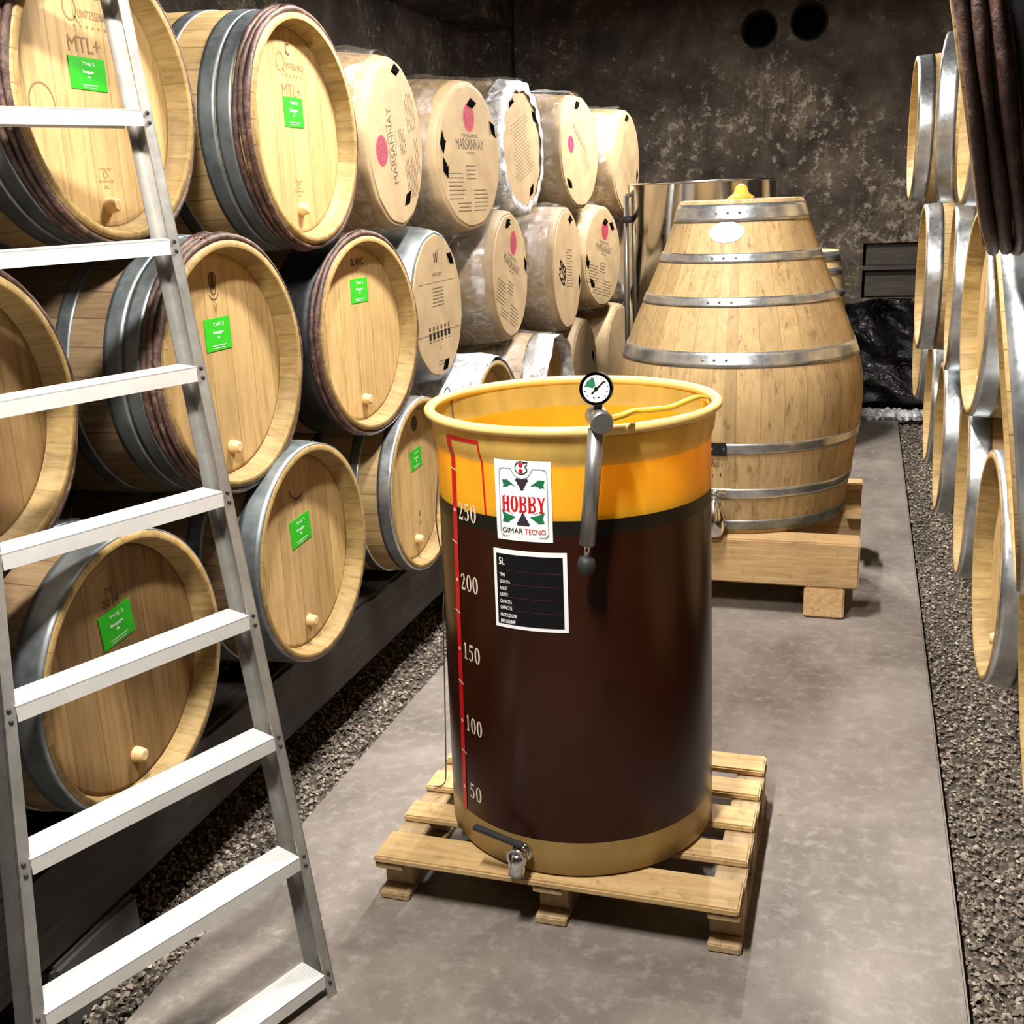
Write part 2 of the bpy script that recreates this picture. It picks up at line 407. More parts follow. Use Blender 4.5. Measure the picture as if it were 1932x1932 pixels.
def digits(F, word, u, v, wd, ht, mi, lift):
    cw = wd/len(word); sx = cw*.88; sy = ht/1.4
    for i, ch in enumerate(word):
        x0 = u-wd/2+cw*i+cw*.06; y0 = v-ht/2
        X = lambda a: x0+a*sx; Y = lambda b: y0+b*sy
        st = lambda L_: strip(F, [(X(a),Y(b),w_*sx) for a,b,w_ in L_], mi, lift)
        if ch == '0': seroval(F, X(.5), Y(.7), .47*sx, .7*sy, .2*sx, .61*sy, mi, lift)
        if ch == '1': F.rect(X(.38),X(.64),Y(.04),Y(1.4),mi,lift); F.rect(X(.18),X(.84),Y(0),Y(.07),mi,lift); F.poly([(X(.16),Y(1.18)),(X(.39),Y(1.18)),(X(.5),Y(1.4))],mi,lift)
        if ch == '2':
            st([(.12,1.0,.18),(.17,1.2,.14),(.42,1.34,.12),(.68,1.2,.24),(.74,.98,.28),(.58,.66,.22),(.32,.34,.13),(.12,.1,.1)])
            F.rect(X(.08),X(.86),Y(0),Y(.2),mi,lift); F.poly([(X(.80),Y(.18)),(X(.88),Y(.18)),(X(.94),Y(.42))],mi,lift)
        if ch == '5':
            F.rect(X(.24),X(.86),Y(1.2),Y(1.4),mi,lift); st([(.28,1.38,.1),(.2,.72,.1)])
            st([(.18,.76,.1),(.42,.88,.14),(.68,.76,.24),(.76,.46,.28),(.66,.18,.24),(.42,.05,.12),(.2,.1,.14),(.14,.24,.2)])
def slab_word(F, word, u, v, wd, ht, mi, lift):
    cw = wd/len(word)
    for i, ch in enumerate(word):
        x0 = u-wd/2+cw*i+cw*.03; sx = cw*.94; y0 = v-ht/2
        X = lambda a: x0+a*sx; Y = lambda b: y0+b*ht
        rc = lambda a,b,c,d: F.rect(X(a),X(b),Y(c),Y(d),mi,lift)
        if ch == 'H':
            for a in (.08,.62): rc(a,a+.30,0,1); rc(a-.08,a+.37,0,.1); rc(a-.08,a+.37,.9,1)
            rc(.3,.7,.43,.57)
        if ch == 'O': seroval(F, X(.5), Y(.5), .48*sx, .5*ht, .15*sx, .38*ht, mi, lift)
        if ch == 'B':
            rc(.08,.38,0,1); rc(0,.42,0,.1); rc(0,.42,.9,1)
            for c in (.73,.26):
                h = .25; strip(F, [(X(.34),Y(c+h-.04),.10*ht),(X(.62),Y(c+h-.05),.12*ht),(X(.80),Y(c+.10),.25*sx),(X(.80),Y(c-.10),.25*sx),(X(.62),Y(c-h+.05),.12*ht),(X(.34),Y(c-h+.04),.10*ht)], mi, lift)
        if ch == 'Y':
            rc(.35,.65,0,.5); rc(.25,.75,0,.1); strip(F,[(X(.16),Y(.96),.26*sx),(X(.5),Y(.42),.28*sx)],mi,lift); strip(F,[(X(.86),Y(.96),.2*sx),(X(.54),Y(.42),.2*sx)],mi,lift)
            rc(-.02,.38,.9,1); rc(.64,1.02,.9,1)

# ---------------------------------------------------------------- the room
def grid_wall(name, o, ux, uy, nx, ny, mat, amp=0.):
    mb = MB(); o, ux, uy = Vector(o), Vector(ux), Vector(uy); nn = ux.cross(uy).normalized()
    rr = random.Random(hash(name) % 1000 if False else 3)
    vs = [o+ux*(i/nx)+uy*(j/ny) for j in range(ny+1) for i in range(nx+1)]
    fs = [(j*(nx+1)+i, j*(nx+1)+i+1, (j+1)*(nx+1)+i+1, (j+1)*(nx+1)+i) for j in range(ny) for i in range(nx)]
    mb.add(vs, fs, 0, True); return struct(mb.build(name, mat))
YB = 8.5
mb = MB(); mb.box(-1.41,.27,-2.6,8.15,-.12,0); struct(mb.build('floor', M['concrete'], bevel=.006))
mb = MB(); mb.box(-3.0,1.75,-2.6,YB,-.2,-.045); struct(mb.build('floor_gravel_bed', M['gravelbase']))
mb = MB(); mb.box(-3.13,-2.93,-2.6,YB+.2,-.2,CEIL); struct(mb.build('wall_left', M['wall']))
mb = MB(); mb.box(1.6,1.8,-2.6,YB+.2,-.2,CEIL); struct(mb.build('wall_right', M['wall']))
mb = MB(); mb.box(-3.13,1.8,-2.8,-2.6,-.2,CEIL); struct(mb.build('wall_behind', M['wall']))
mb = MB(); mb.box(-3.13,1.8,-2.8,YB+.2,CEIL,CEIL+.15); struct(mb.build('ceiling', M['wall']))
mb = MB(); mb.box(-2.93,-2.60,-2.6,YB,2.86,CEIL); struct(mb.build('trim_beam', M['wall'], bevel=.01))
mb = MB(); mb.box(-2.585,-2.46,YB-.07,YB,-.05,CEIL); struct(mb.build('trim_pilaster', M['wall'], bevel=.01))
# back wall with two round pipe holes and a shallow recess
def back_wall():
    bm = bmesh.new(); holes = [(-.79,2.71,.125),(-.45,2.735,.125)]
    def loop(pts):
        vs = [bm.verts.new((x,YB,z)) for x, z in pts]
        return [bm.edges.new((vs[i],vs[(i+1)%len(vs)])) for i in range(len(vs))]
    es = loop([(-3.13,-.2),(1.8,-.2),(1.8,CEIL),(-3.13,CEIL)])
    for x, z, r in holes: es += loop([(x+r*cos(2*pi*i/32)*(1+.03*sin(5*i)), z+r*sin(2*pi*i/32)*(1+.03*cos(3*i))) for i in range(32)])
    es += loop([(-.02,.83),(.9,.83),(.9,1.22),(-.02,1.22)])
    bmesh.ops.triangle_fill(bm, use_beauty=True, edges=es)
    g = bmesh.ops.extrude_face_region(bm, geom=list(bm.faces))
    bmesh.ops.translate(bm, vec=(0,.35,0), verts=[v for v in g['geom'] if isinstance(v, bmesh.types.BMVert)])
    bmesh.ops.recalc_face_normals(bm, faces=bm.faces)
    me = bpy.data.meshes.new('wall_back'); bm.to_mesh(me); bm.free(); me.materials.append(M['wall'])
    o = bpy.data.objects.new('wall_back', me); col.objects.link(o); return struct(o)
back_wall()
mb = MB(); mb.box(-3.13,1.8,YB+.36,YB+.5,-.2,CEIL); struct(mb.build('wall_outer_back', M['wall']))
for i, (x, z) in enumerate(((-.79,2.71),(-.45,2.735))):
    mb = MB(); mb.lathe([(-.012,.128),(-.012,.114),(.34,.114),(.34,.120)], 'z', 32); mb.disc(.30,.1142,'z',32,1)
    mb.v = [(p[0], p[2], p[1]) for p in mb.v]
    o = fixn(mb.build('pipe_sleeve', [plain('shaded_pipe', (.010,.008,.007), .8, spec=.1), M['void']], loc=(x,YB,z)))  # sleeve and end disc near black, painting the shade inside the opening
    tag(o, ('%s of the two round dark pipe openings high in the back wall' % ('left', 'right')[i]), 'pipe opening', 'pipe openings in the back wall')
mb = MB(); mb.box(-.02,.9,YB-.03,YB+.34,1.03,1.06); mb.box(.0,.9,YB+.03,YB+.06,.84,1.03); mb.box(.0,.9,YB+.05,YB+.08,1.06,1.215)
tag(mb.build('wall_shelf', M['oldboard'], bevel=.004), 'dark boarded shelf set in the recess of the back wall', 'shelf')
# black shiny sheet hanging over the wall foot, kerb of crumpled film
def sheet():
    mb = MB(); nx, nz = 40, 60; rr = random.Random(5)
    ph = [(rr.uniform(2,20),rr.uniform(4,24),rr.uniform(0,6),rr.uniform(.010,.030)) for _ in range(14)]
    def P(i, j):
        x = -.75+1.65*i/nx; t = j/nz; z = .10+.73*t
        y = YB-.20-.05*(1-t)
        for a,b,c,d in ph: y += d*sin(a*x*1.4+b*z+c)
        return (x, y, z+.02*sin(9*x)*t)
    vs = [P(i,j) for j in range(nz+1) for i in range(nx+1)]
    fs = [(j*(nx+1)+i, j*(nx+1)+i+1, (j+1)*(nx+1)+i+1, (j+1)*(nx+1)+i) for j in range(nz) for i in range(nx)]
    mb.add(vs, fs, 0, True)
    o = mb.build('plastic_sheet', M['sheet']); s = o.modifiers.new('s', 'SOLIDIFY'); s.thickness = .004
    tag(o, 'glossy black plastic sheet hung over the lower back wall', 'plastic sheet')
    mb = MB(); vs = []; n = 40
    for i in range(n+1):
        x = -.3+.75*i/n
        for k in range(10):
            t = 2*pi*k/10; r = .045*(1+.3*rr.uniform(-1,1)); vs.append((x, YB-.33+r*1.2*cos(t), max(.0,.03+r*sin(t))))
    fs = [(i*10+k, i*10+(k+1)%10, (i+1)*10+(k+1)%10, (i+1)*10+k) for i in range(n) for k in range(10)]
    mb.add(vs, fs, 0, False); mb.add([vs[k] for k in range(10)], [tuple(range(10))]); mb.add([vs[n*10+k] for k in range(10)], [tuple(range(10))])
    tag(mb.build('film_roll', M['foil']), 'crumpled pale plastic film lying along the foot of the black sheet', 'plastic film')
sheet()

# gravel strips either side of the concrete walk
def gravel(name, x0, x1, y0, y1, n, label):
    rr = random.Random(11); vs = []; fs = []; tone = []
    for _ in range(n):
        u = rr.random(); y = y0+(y1-y0)*u**1.7; x = rr.uniform(x0,x1); s = rr.uniform(.0035,.0095)
        z = -.045+rr.uniform(.0,.016); a = rr.uniform(0,pi); e = rr.uniform(.6,1.5); tl = rr.uniform(-.5,.5)
        o = len(vs); t_ = rr.random()**1.3
        for dx,dy,dz in ((1,0,tl),(0,1,-tl),(-1,0,-tl),(0,-1,tl),(.15,.1,.75),(-.1,.1,-.7)):
            px, py = dx*s*e, dy*s; vs.append((x+px*cos(a)-py*sin(a), y+px*sin(a)+py*cos(a), z+dz*s)); tone.append(t_)
        fs += [(o+i,o+(i+1)%4,o+4) for i in range(4)]+[(o+(i+1)%4,o+i,o+5) for i in range(4)]
    mb = MB(); mb.add(vs, fs); o = mb.build(name, M['pebble'])
    at = o.data.attributes.new('tone', 'FLOAT', 'POINT'); at.data.foreach_set('value', tone)
    tag(o, label, 'gravel', kind='stuff')
gravel('gravel', -2.35,-1.42,.9,7.5,42000,'loose grey brown gravel along the left edge of the concrete walk')
gravel('gravel', .28,1.2,1.4,8.2,36000,'loose dark gravel along the right edge of the concrete walk')

# ---------------------------------------------------------------- barrels
L = .90
def brad(s, D, bil=.355):
    r0 = D/2; t = s/L*2-1; return r0+(bil-r0)*(1-t*t)
def onhead(x0):
    return lambda u, v, lift: (x0+lift, u, v)
_mc = {}
def cached(key, fn, mats):
    if key not in _mc: _mc[key] = fn().mesh(key[0], mats)
    return _mc[key]
def pobj(name, me, parent, label=None):
    o = bpy.data.objects.new(name, me); col.objects.link(o); o.parent = parent
    if label: o['label'] = label
    return o
def sticker(root, u, v, s=1., tilt=0., x0=-.049, wd=.108, ht=.078):
    c, q = cos(tilt), sin(tilt)
    f = lambda a, b, l: (x0+l, u+a*c-b*q, v+a*q+b*c)
    mb = MB(); F = Flat(f); w2, h2 = wd*s/2, ht*s/2
    pts = [(-w2,-h2),(w2,-h2),(w2,h2),(-w2,h2)]
    mb.add([f(a,b,.0002) for a,b in pts]+[f(a,b,.0014) for a,b in pts], [(3,2,1,0),(4,5,6,7),(0,1,5,4),(1,2,6,5),(2,3,7,6),(3,0,4,7)])
    st = mb.build('sticker', M['green'], root, label='small square green sticker')
    F.text('THE 5', 0.004*s,.024*s,.046*s,.008*s,0,.0019)
    F.text('Bourgogne', 0,.004*s,.042*s,.010*s,0,.0019,bold=.02)
    F.line([(-.004*s,-.008*s),(.004*s,-.008*s)], .005*s, 0, .0019)
    F.line([(-.03*s,-.027*s),(.03*s,-.027*s)], .0018*s, 0, .0019); F.line([(-.026*s,-.033*s),(.022*s,-.033*s)], .0012*s, 0, .0019)
    F.mb.build('printing', M['white'], st)
def barrel(label, P, rz, D=.6, style='metal', headmat='head', bung_v=-.205, dec=None, group=None, stavemat='stave', hoopmat='galv', bil=.355, sub='barrel'):
    root = thing('wine_barrel', label, 'barrel', P, rz, group)
    Rr = D/2
    def staves():
        mb = MB(); out = [(-L*i/24, brad(L*i/24, D, bil)) for i in range(25)]
        prof = [(-.056,Rr-.030),(-.048,Rr-.031),(-.047,Rr-.027),(-.006,Rr-.020),(-.0005,Rr-.0175),(0,Rr-.0165),(-.0008,Rr-.001)]
        mb.lathe(prof+out[1:], 'x', 72, mis=[0]*6+[1]*24)
        k = -L
        mb.lathe([(k,Rr),(k+.001,Rr-.017),(k+.045,Rr-.027)], 'x', 72, 0); mb.disc(k+.045, Rr-.026, 'x', 72, 0, flip=True)
        return mb
    pobj('staves', cached(('staves',D,bil,stavemat), staves, [M['chime'], M[stavemat]]), root)
    pobj('barrel_head', cached(('barrel_head',D,headmat), lambda: MB().lathe([(-.054,Rr-.029),(-.0495,Rr-.034),(-.0492,Rr-.040)],'x',72).disc(-.049,Rr-.0405,'x',72), [M[headmat]]), root)
    def band(s0, s1, t=.0025, hm='galv', nm='hoop', lab=None):
        def mk():
            mb = MB(); k = 5; pr = [(-s0, brad(s0,D,bil)-.001)]
            for i in range(k+1):
                s = s0+(s1-s0)*i/k; pr.append((-s, brad(s,D,bil)+t))
            pr.append((-s1, brad(s1,D,bil)-.001)); mb.lathe(pr, 'x', 72)
            # overlap seam with two rivets
            a0 = .25; sm = (s0+s1)/2
            for d in (-.012,.012):
                r = brad(sm,D,bil)+t; th = a0+d/r
                for rr_ in ((0.0045,.0025),):
                    c = Vector((-sm, r*sin(th), r*cos(th))); nn = Vector((0,sin(th),cos(th))); tt = Vector((0,cos(th),-sin(th))); ax = Vector((1,0,0))
                    ring = [c+(ax*cos(2*pi*i/8)+tt*sin(2*pi*i/8))*rr_[0] for i in range(8)]
                    mb.add(ring+[c+nn*rr_[1]], [(i,(i+1)%8,8) for i in range(8)], 0, True)
            return mb
        return pobj(nm, cached((nm,D,bil,s0,s1,t,hm), mk, [M[hm]]), root, lab)
    def chestnut(s_list, rad=.0095):
        for q, s in enumerate(s_list):
            def mk():
                mb = MB(); n = 90; rr = random.Random(q+3); a, b2 = rr.uniform(0,6), rr.uniform(0,6)
                pts = []; rd = []
                for i in range(n):
                    t = 2*pi*i/n; r = brad(s,D,bil)+rad*.8; w_ = .0016*sin(3*t+a)+.0012*sin(7*t+b2)
                    pts.append((-s+w_, r*sin(t), r*cos(t))); rd.append(rad*(1+.12*sin(5*t+a)+.08*sin(11*t+b2)))
                mb.tube(pts, rd, 8, closed=True)
                for j in range(10):     # withy binding near the joint
                    t0 = -.25+j*.022; r = brad(s,D,bil)+rad*.8
                    c = Vector((-s,0,0)); ring = []
                    for i in range(8):
                        al = 2*pi*i/8; ring.append((-s+cos(al)*(rad+.002), (r+sin(al)*(rad+.002))*sin(t0), (r+sin(al)*(rad+.002))*cos(t0)))
                    if q % 2 == 0: mb.tube(ring, .0016, 5, closed=True)
                return mb
            pobj('chestnut_hoop', cached(('chestnut_hoop',D,s,rad,q), mk, [M['bark']]), root, 'round dark chestnut hoop with bark')
    hm = hoopmat
    if style == 'metal':
        band(.002,.050,hm=hm); band(.115,.150,hm=hm); band(.255,.290,hm=hm)
    elif style == 'broad':
        band(.006,.105,hm=hm); band(.112,.19,hm=hm); band(.29,.33,hm=hm)
    elif style == 'wide':
        band(.002,.068,hm=hm); band(.16,.205,hm=hm); band(.30,.335,hm=hm)
    elif style == 'chestnut':
        chestnut((.011,.027,.043),.0082); band(.056,.098,hm=hm); band(.101,.148,hm=hm); band(.235,.275,hm=hm)
    elif style == 'chestnut_black':
        chestnut((.011,.027),.0082); band(.040,.165,hm='galv_dark',lab='broad blackened hoop'); band(.25,.29,hm=hm)
    band(L-.33,L-.295,hm=hm); band(L-.17,L-.13,hm=hm)
    if style.startswith('chestnut'): chestnut((L-.02,L-.045,L-.07))
    else: band(L-.05,L-.002,hm=hm)
    if bung_v is not None:
        pobj('bung', cached(('bung',), lambda: MB().lathe([(0,.018),(.012,.0165),(.022,.014),(.024,.010)],'x',20).disc(.024,.010,'x',20), [M['bung']]), root).location = (-.049,0.,bung_v)
    mk2 = lambda: MB().lathe([(0,.034),(.012,.033),(.013,.03)],'z',20).disc(.013,.03,'z',20)
    pobj('bung', cached(('bungtop',), mk2, [M['bung']]), root).location = (-L/2,0,brad(L/2,D,bil)-.003)
    F = Flat(onhead(-.049))
    if dec: dec(F, root, Rr)
    if F.mb.f: F.mb.build('brand_mark', [M['ink'],M['ink2']], root)
    return root
def smallmark(F, v, mi=1):
    F.text('TONNELLERIE',0,v+.020,.045,.005,mi); F.ring(0,v+.008,.006,.008,mi); F.text('DE FRANCE',0,v-.006,.052,.005,mi); F.text('228L',0,v-.018,.016,.006,mi)
def dec_q(c_letter):
    def d(F, root, Rr):
        if c_letter: F.text('C',0,.213,.022,.032,0,bold=.02)
        F.ring(-.045,.178,.019,.0225,1,sy=1.15); F.line([(-.034,.165),(-.018,.149)],.004,1)
        F.text('UINTESSENCE',.032,.170,.105,.017,1)
        for i in range(6): F.ring(-.035+.020*i,.145,.0,.0035,1,n=8)
        F.text('MTL+',.005 if c_letter else -.012,.108,.105,.032,1)
        F2 = Flat(F.fn); smallmark(F2,-.150 if c_letter else -.165); F2.mb.build('cooper_mark', [M['ink'],M['ink2']], root); sticker(root,.006 if c_letter else -.012,.052 if c_letter else .050,1. if c_letter else .84,0.,wd=.108 if c_letter else .142)
        if not c_letter: F.ring(-.17,-.02,.036,.0395,1,sy=1.1)
    return d
def dec_v(F, root, Rr):
    F.ring(-.006,.206,.012,.016,0,sy=1.3); F.poly([(-.013,.192),(.001,.192),(.0,.220),(-.012,.220)],0)
    F.ring(-.006,.180,.018,.021,0,a0=-2.8,a1=-.3); F.ring(-.006,.182,.008,.011,0)
    F.text('V',-.004,.138,.014,.024,1); sticker(root,-.006,.078)
def dec_blanc(F, root, Rr): F.text('BLANC',.016,.222,.078,.022,0,bold=.02); sticker(root,.016,.135,.95)
def dec_2014(F, root, Rr):
    F.ring(-.055,.225,.005,.013,1); F.line([(-.038,.236),(.020,.250)],.004,1); F.line([(-.038,.224),(.006,.236)],.003,1)
    F.text('M',-.01,.180,.020,.016,0); F.text('2014',-.01,.155,.055,.018,0); sticker(root,.0,.100,.98,.10)
def dec_arc(F, root, Rr):
    F.ring(.0,.195,.040,.044,0,a0=-2.9,a1=-.9); F.text('2018',.0,.145,.055,.014,1); sticker(root,.0,.062,1.,.08)
def dec_dot(F, root, Rr):
    F.ring(.04,.205,.0,.028,0,n=20); F.text('V',.04,.14,.01,.012,0); sticker(root,.035,.080,.9,.06)
    F.text('82',.04,-.12,.014,.018,0); F.text('C',.04,-.155,.014,.012,0)
def dec_b0(F, root, Rr): F.text('V',0,.14,.02,.03,1)

LX = 'left stack'
barrel('oak barrel stamped MTL+ with green sticker, top row, nearest one behind the ladder', (-1.565,2.145,1.868), 0, style='chestnut', hoopmat='galv_dull', bil=.326, bung_v=-.222, dec=dec_q(False))
barrel('oak barrel stamped MTL+ under a letter C, bound in bark hoops, top row', (-1.47,2.86,1.825), 0, style='chestnut', hoopmat='galv_dull', bil=.328, dec=dec_q(True))
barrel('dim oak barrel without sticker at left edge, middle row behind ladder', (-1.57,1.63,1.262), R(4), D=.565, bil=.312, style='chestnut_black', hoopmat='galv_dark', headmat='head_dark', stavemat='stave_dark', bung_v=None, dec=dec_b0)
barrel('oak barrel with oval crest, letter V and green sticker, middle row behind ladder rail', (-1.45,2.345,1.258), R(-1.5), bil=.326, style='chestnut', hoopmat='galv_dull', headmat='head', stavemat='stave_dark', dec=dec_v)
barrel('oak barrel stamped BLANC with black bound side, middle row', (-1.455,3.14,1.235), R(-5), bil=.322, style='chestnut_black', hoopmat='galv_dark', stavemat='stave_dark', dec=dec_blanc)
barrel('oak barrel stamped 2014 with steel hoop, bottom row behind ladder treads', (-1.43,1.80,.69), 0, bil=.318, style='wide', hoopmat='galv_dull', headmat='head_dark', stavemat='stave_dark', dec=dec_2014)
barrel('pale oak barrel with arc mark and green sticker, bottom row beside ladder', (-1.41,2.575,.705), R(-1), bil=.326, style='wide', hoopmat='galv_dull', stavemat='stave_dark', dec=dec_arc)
barrel('oak barrel with black dot and number 82, bottom row beside yellow vat', (-1.43,3.43,.68), 0, bil=.320, style='metal', hoopmat='galv', dec=dec_dot)

def film_part(root, D, s0, s1, bil, seed=1, lift=.012, cap=None, mat='film'):
    rr = random.Random(seed); ph = [rr.uniform(0,6) for _ in range(8)]
    mb = MB(); n = 96; k = 22; vs = []
    for j in range(k+1):
        s = s0+(s1-s0)*j/k
        for i in range(n):
            t = 2*pi*i/n
            r = brad(s,D,bil)+lift+.004*sin(7*t+ph[0]+9*s)+.003*sin(13*t+ph[1]-22*s)+.0025*sin(23*t+ph[2]+31*s)+.003*sin(40*s+ph[3]+2*t)
            vs.append((-s+.004*sin(9*t+ph[4]), r*sin(t), r*cos(t)))
    fs = [(j*n+i,(j+1)*n+i,(j+1)*n+(i+1)%n,j*n+(i+1)%n) for j in range(k) for i in range(n)]
    mb.add(vs, fs, 0, True); return mb.build('plastic_film', M[mat], root)
def carton_barrel(label, P, rz, D=.585, dec=None, rot=0., film=False, foilrim=False, holes=((1.1,.24),(-.9,.24)), matb='carton', seed=0, body=None, paper=None, bil=.322):
    root = thing('wrapped_barrel', label, 'barrel', P, rz, 'cardboard wrapped barrels in the left stack')
    rr = random.Random(seed+20); ph = [rr.uniform(0,6) for _ in range(5)]
    Rr = D/2; nseg = 14
    def rf(t, a):
        # gently faceted outline
        q = (t+ph[0]) % (2*pi/nseg)-pi/nseg
        return .5*cos(pi/nseg)/cos(q)+.5+.006*sin(3*t+ph[1])
    mb = MB(); prof = [(-.002,Rr-.020),(-.0,Rr-.010),(-.008,Rr)]+[(-s, brad(s,D,bil)+.002) for s in (.05,.12,.2,.3,.4,.5,.6,.7,.8,.86)]+[(-.9,Rr-.01)]
    mb.lathe(prof, 'x', 84, smooth=True, rfun=rf); mb.disc(-.9,Rr-.01,'x',84,rfun=rf,flip=True)
    b = mb.build('carton_sleeve', M[body or matb], root)
    mb = MB(); rh = (Rr-.017)/Rr
    mb.lathe([(-.002,Rr*rh+.002),(.003,Rr*rh),(.003,Rr*rh-.003)],'x',84,rfun=rf).disc(.003,Rr*rh-.003,'x',84,rfun=rf)
    lid = mb.build('carton_lid', M[matb], root)
    c, q = cos(rot), sin(rot)
    F = Flat(lambda a, b_, l: (.003+l, a*c-b_*q, a*q+b_*c))
    if dec: dec(F)
    if F.mb.f: F.mb.build('printing', [M['cartonink'],M['crimson'],M['black']], lid)
    for a, r in holes:
        H = MB()
        u, v = r*sin(a), r*cos(a); t = Vector((cos(a),-sin(a))); n = Vector((sin(a),cos(a)))
        pts = [Vector((u,v))+t*x+n*y for x, y in ((-.046,-.014),(.006,-.020),(.042,.008),(-.012,.020))]
        H.add([(.0042,p.x,p.y) for p in pts], [(0,1,2,3)])  # flat black patch paints the shade inside the hole
        # torn flap
        H.add([(.0042,pts[0].x,pts[0].y),(.016,pts[1].x+n.x*.012,pts[1].y+n.y*.012),(.0045,pts[3].x,pts[3].y)], [(0,1,2)])
        H.build('hand_hole', M['void'], lid)

    # seams: tape lines on the sleeve
    S = MB()
    for s in (.18,.45):
        S.lathe([(-s,brad(s,D,bil)+.0032),(-s-.004,brad(s,D,bil)+.0032)],'x',84,rfun=rf)
    S.build('seam', M['cartonink'], root)
    if film: film_part(root, D, .0 if foilrim else .03, .86, bil, seed)
    if foilrim:
        mb = MB(); n = 96; vs = []
        for j, (x, r) in enumerate(((.010,Rr-.038),(.014,Rr-.02),(.008,Rr+.006),(-.03,Rr+.012),(-.075,Rr+.018))):
            for i in range(n):
                t = 2*pi*i/n; r2 = (r+.005*sin(11*t+ph[2])+.004*sin(17*t+j+ph[3]))*1.0; vs.append((x+.003*sin(19*t+j), r2*sin(t), r2*cos(t)))
        mb.add(vs, [(j*n+i,(j+1)*n+i,(j+1)*n+(i+1)%n,j*n+(i+1)%n) for j in range(4) for i in range(n)], 0, True)
        mb.build('plastic_film', M['foil'], root, label='crumpled shiny film folded over the rim')
    if paper:
        a0, a1, s0, s1 = paper; mb = MB(); k = 8; vs = []
        for i in range(k+1):
            t = a0+(a1-a0)*i/k
            for s in (s0,s1): r = brad(s,D,bil)+.0175; vs.append((-s,r*sin(t),r*cos(t)))
        mb.add(vs, [(2*i,2*i+2,2*i+3,2*i+1) for i in range(k)], 0, True)
        pp = mb.build('paper_sheet', M['paper'], root, label='white printed paper under the film')
        F = Flat(lambda a, b_, l: (-(s0+(s1-s0)*b_), (brad(s0,D,bil)+.0185+l)*sin(a0+(a1-a0)*a), (brad(s0,D,bil)+.0185+l)*cos(a0+(a1-a0)*a)))
        for i in range(9): F.rect(.3+.07*i,.33+.07*i,.2,.2+.5*rr.random()+.05)
        F.mb.build('printing', plain('blue_print', (.05,.06,.2), .6), pp)
    return root
def para(F, u, v, wd, n, gap=.011, th=.0028, mi=0, seed=1, left=False):
    rr = random.Random(seed)
    for i in range(n):
        ww = wd*rr.uniform(.72,1.); uu = u-(wd-ww)/2 if left else u
        x = uu-ww/2
        while x < uu+ww/2-.004:
            e = min(x+rr.uniform(.006,.018), uu+ww/2); F.rect(x,e,v-i*gap-th/2,v-i*gap+th/2,mi,.0006); x = e+.0022
def dec_mars(F):
    F.ring(0,.152,.0,.050,1,sy=1.1); F.ring(0,.152,.018,.022,0,.001,sy=1.15); F.ring(0,.152,.034,.037,0,.001,sy=1.1)
    F.line([(-.008,.142),(.010,.163)],.005,0,.001)
    F.text('TONNELLERIE DE',0,.083,.15,.012,0); F.text('MARSANNAY',0,.050,.25,.042,0); F.text('FRANCE',0,.016,.07,.008,0)
    para(F,.0,-.035,.11,4,.016,.0045,seed=3); para(F,-.125,-.065,.15,7,.016,.004,seed=4,left=True); para(F,-.070,-.180,.13,3,.015,.004,seed=6); para(F,.085,-.13,.13,6,.016,.004,seed=5,left=True)
def dec_w(F):
    F.line([(-.03,.20),(-.018,.165),(-.004,.205),(.002,.165),(.02,.21)],.005,2); F.line([(.02,.21),(.034,.215)],.003,1)
    F.text('*MERCUREY*',0,.122,.11,.014,0); para(F,0,.07,.14,6,.013,.004,seed=8)
    F.rect(-.2,.2,.092,.0935,0); F.rect(-.24,.24,-.098,-.096,0)
    for i in range(6):
        u = -.11+.042*i; F.rect(u-.012,u+.012,-.118,-.092,2); F.ring(u,-.078,.004,.009,2); F.rect(u-.01,u+.01,-.128,-.125,2)
    F.text('V',0.,-.16,.012,.014,0); para(F,.02,-.21,.12,2,seed=9)
def dec_faint(F):
    F.ring(-.10,.10,.0,.040,1,sy=1.1); F.text('MARSANNAY',.03,.06,.22,.034,0,rot=-1.1)
    para(F,.04,-.02,.12,10,.012,seed=12)
def dec_scrib(F):
    F.text('628',-.12,-.02,.10,.14,2,rot=1.2,bold=.02); para(F,.03,.10,.15,14,.014,.003,seed=14)
def dec_lines(F): para(F,.0,.13,.26,18,.015,.0028,seed=16)
cb = carton_barrel
cb('cardboard barrel with sideways MARSANNAY lettering, nearest wrapped one of the top row', (-1.575,3.70,1.825), R(3), .568, dec_mars, rot=1.75, holes=((.12,.245),(2.75,.2)), film=True, seed=1, paper=(1.2,2.2,.03,.22))
cb('cardboard wrapped barrel reading MARSANNAY upright under pink emblem, top row', (-1.56,4.42,1.797), R(-7), .582, dec_mars, rot=.0, holes=((.15,.21),(-1.35,.245),(-1.75,.23),(1.1,.25)), film=True, seed=2, paper=(-.6,.1,.3,.7))
cb('barrel in silvery film with pale wood-streaked lid, top row third of the wrapped ones', (-1.56,5.15,1.850), R(-3), .585, dec_lines, rot=.3, holes=((-.55,.24),(.9,.24),(2.6,.22)), film=True, foilrim=True, body='carton_dark', seed=3)
cb('cardboard barrel with tilted pink emblem under torn film, top row second from far end', (-1.47,5.92,1.848), R(-7), .572, dec_faint, rot=.5, holes=((-.15,.24),(-2.3,.23)), film=True, foilrim=False, body='carton_dark', seed=4, paper=(-.2,.9,.06,.5))
cb('cardboard barrel with faint tilted lines, far end of the top row above steel tank', (-1.37,6.65,1.806), R(-4), .587, dec_lines, rot=.9, holes=((.0,.25),(1.9,.23)), film=True, seed=5)
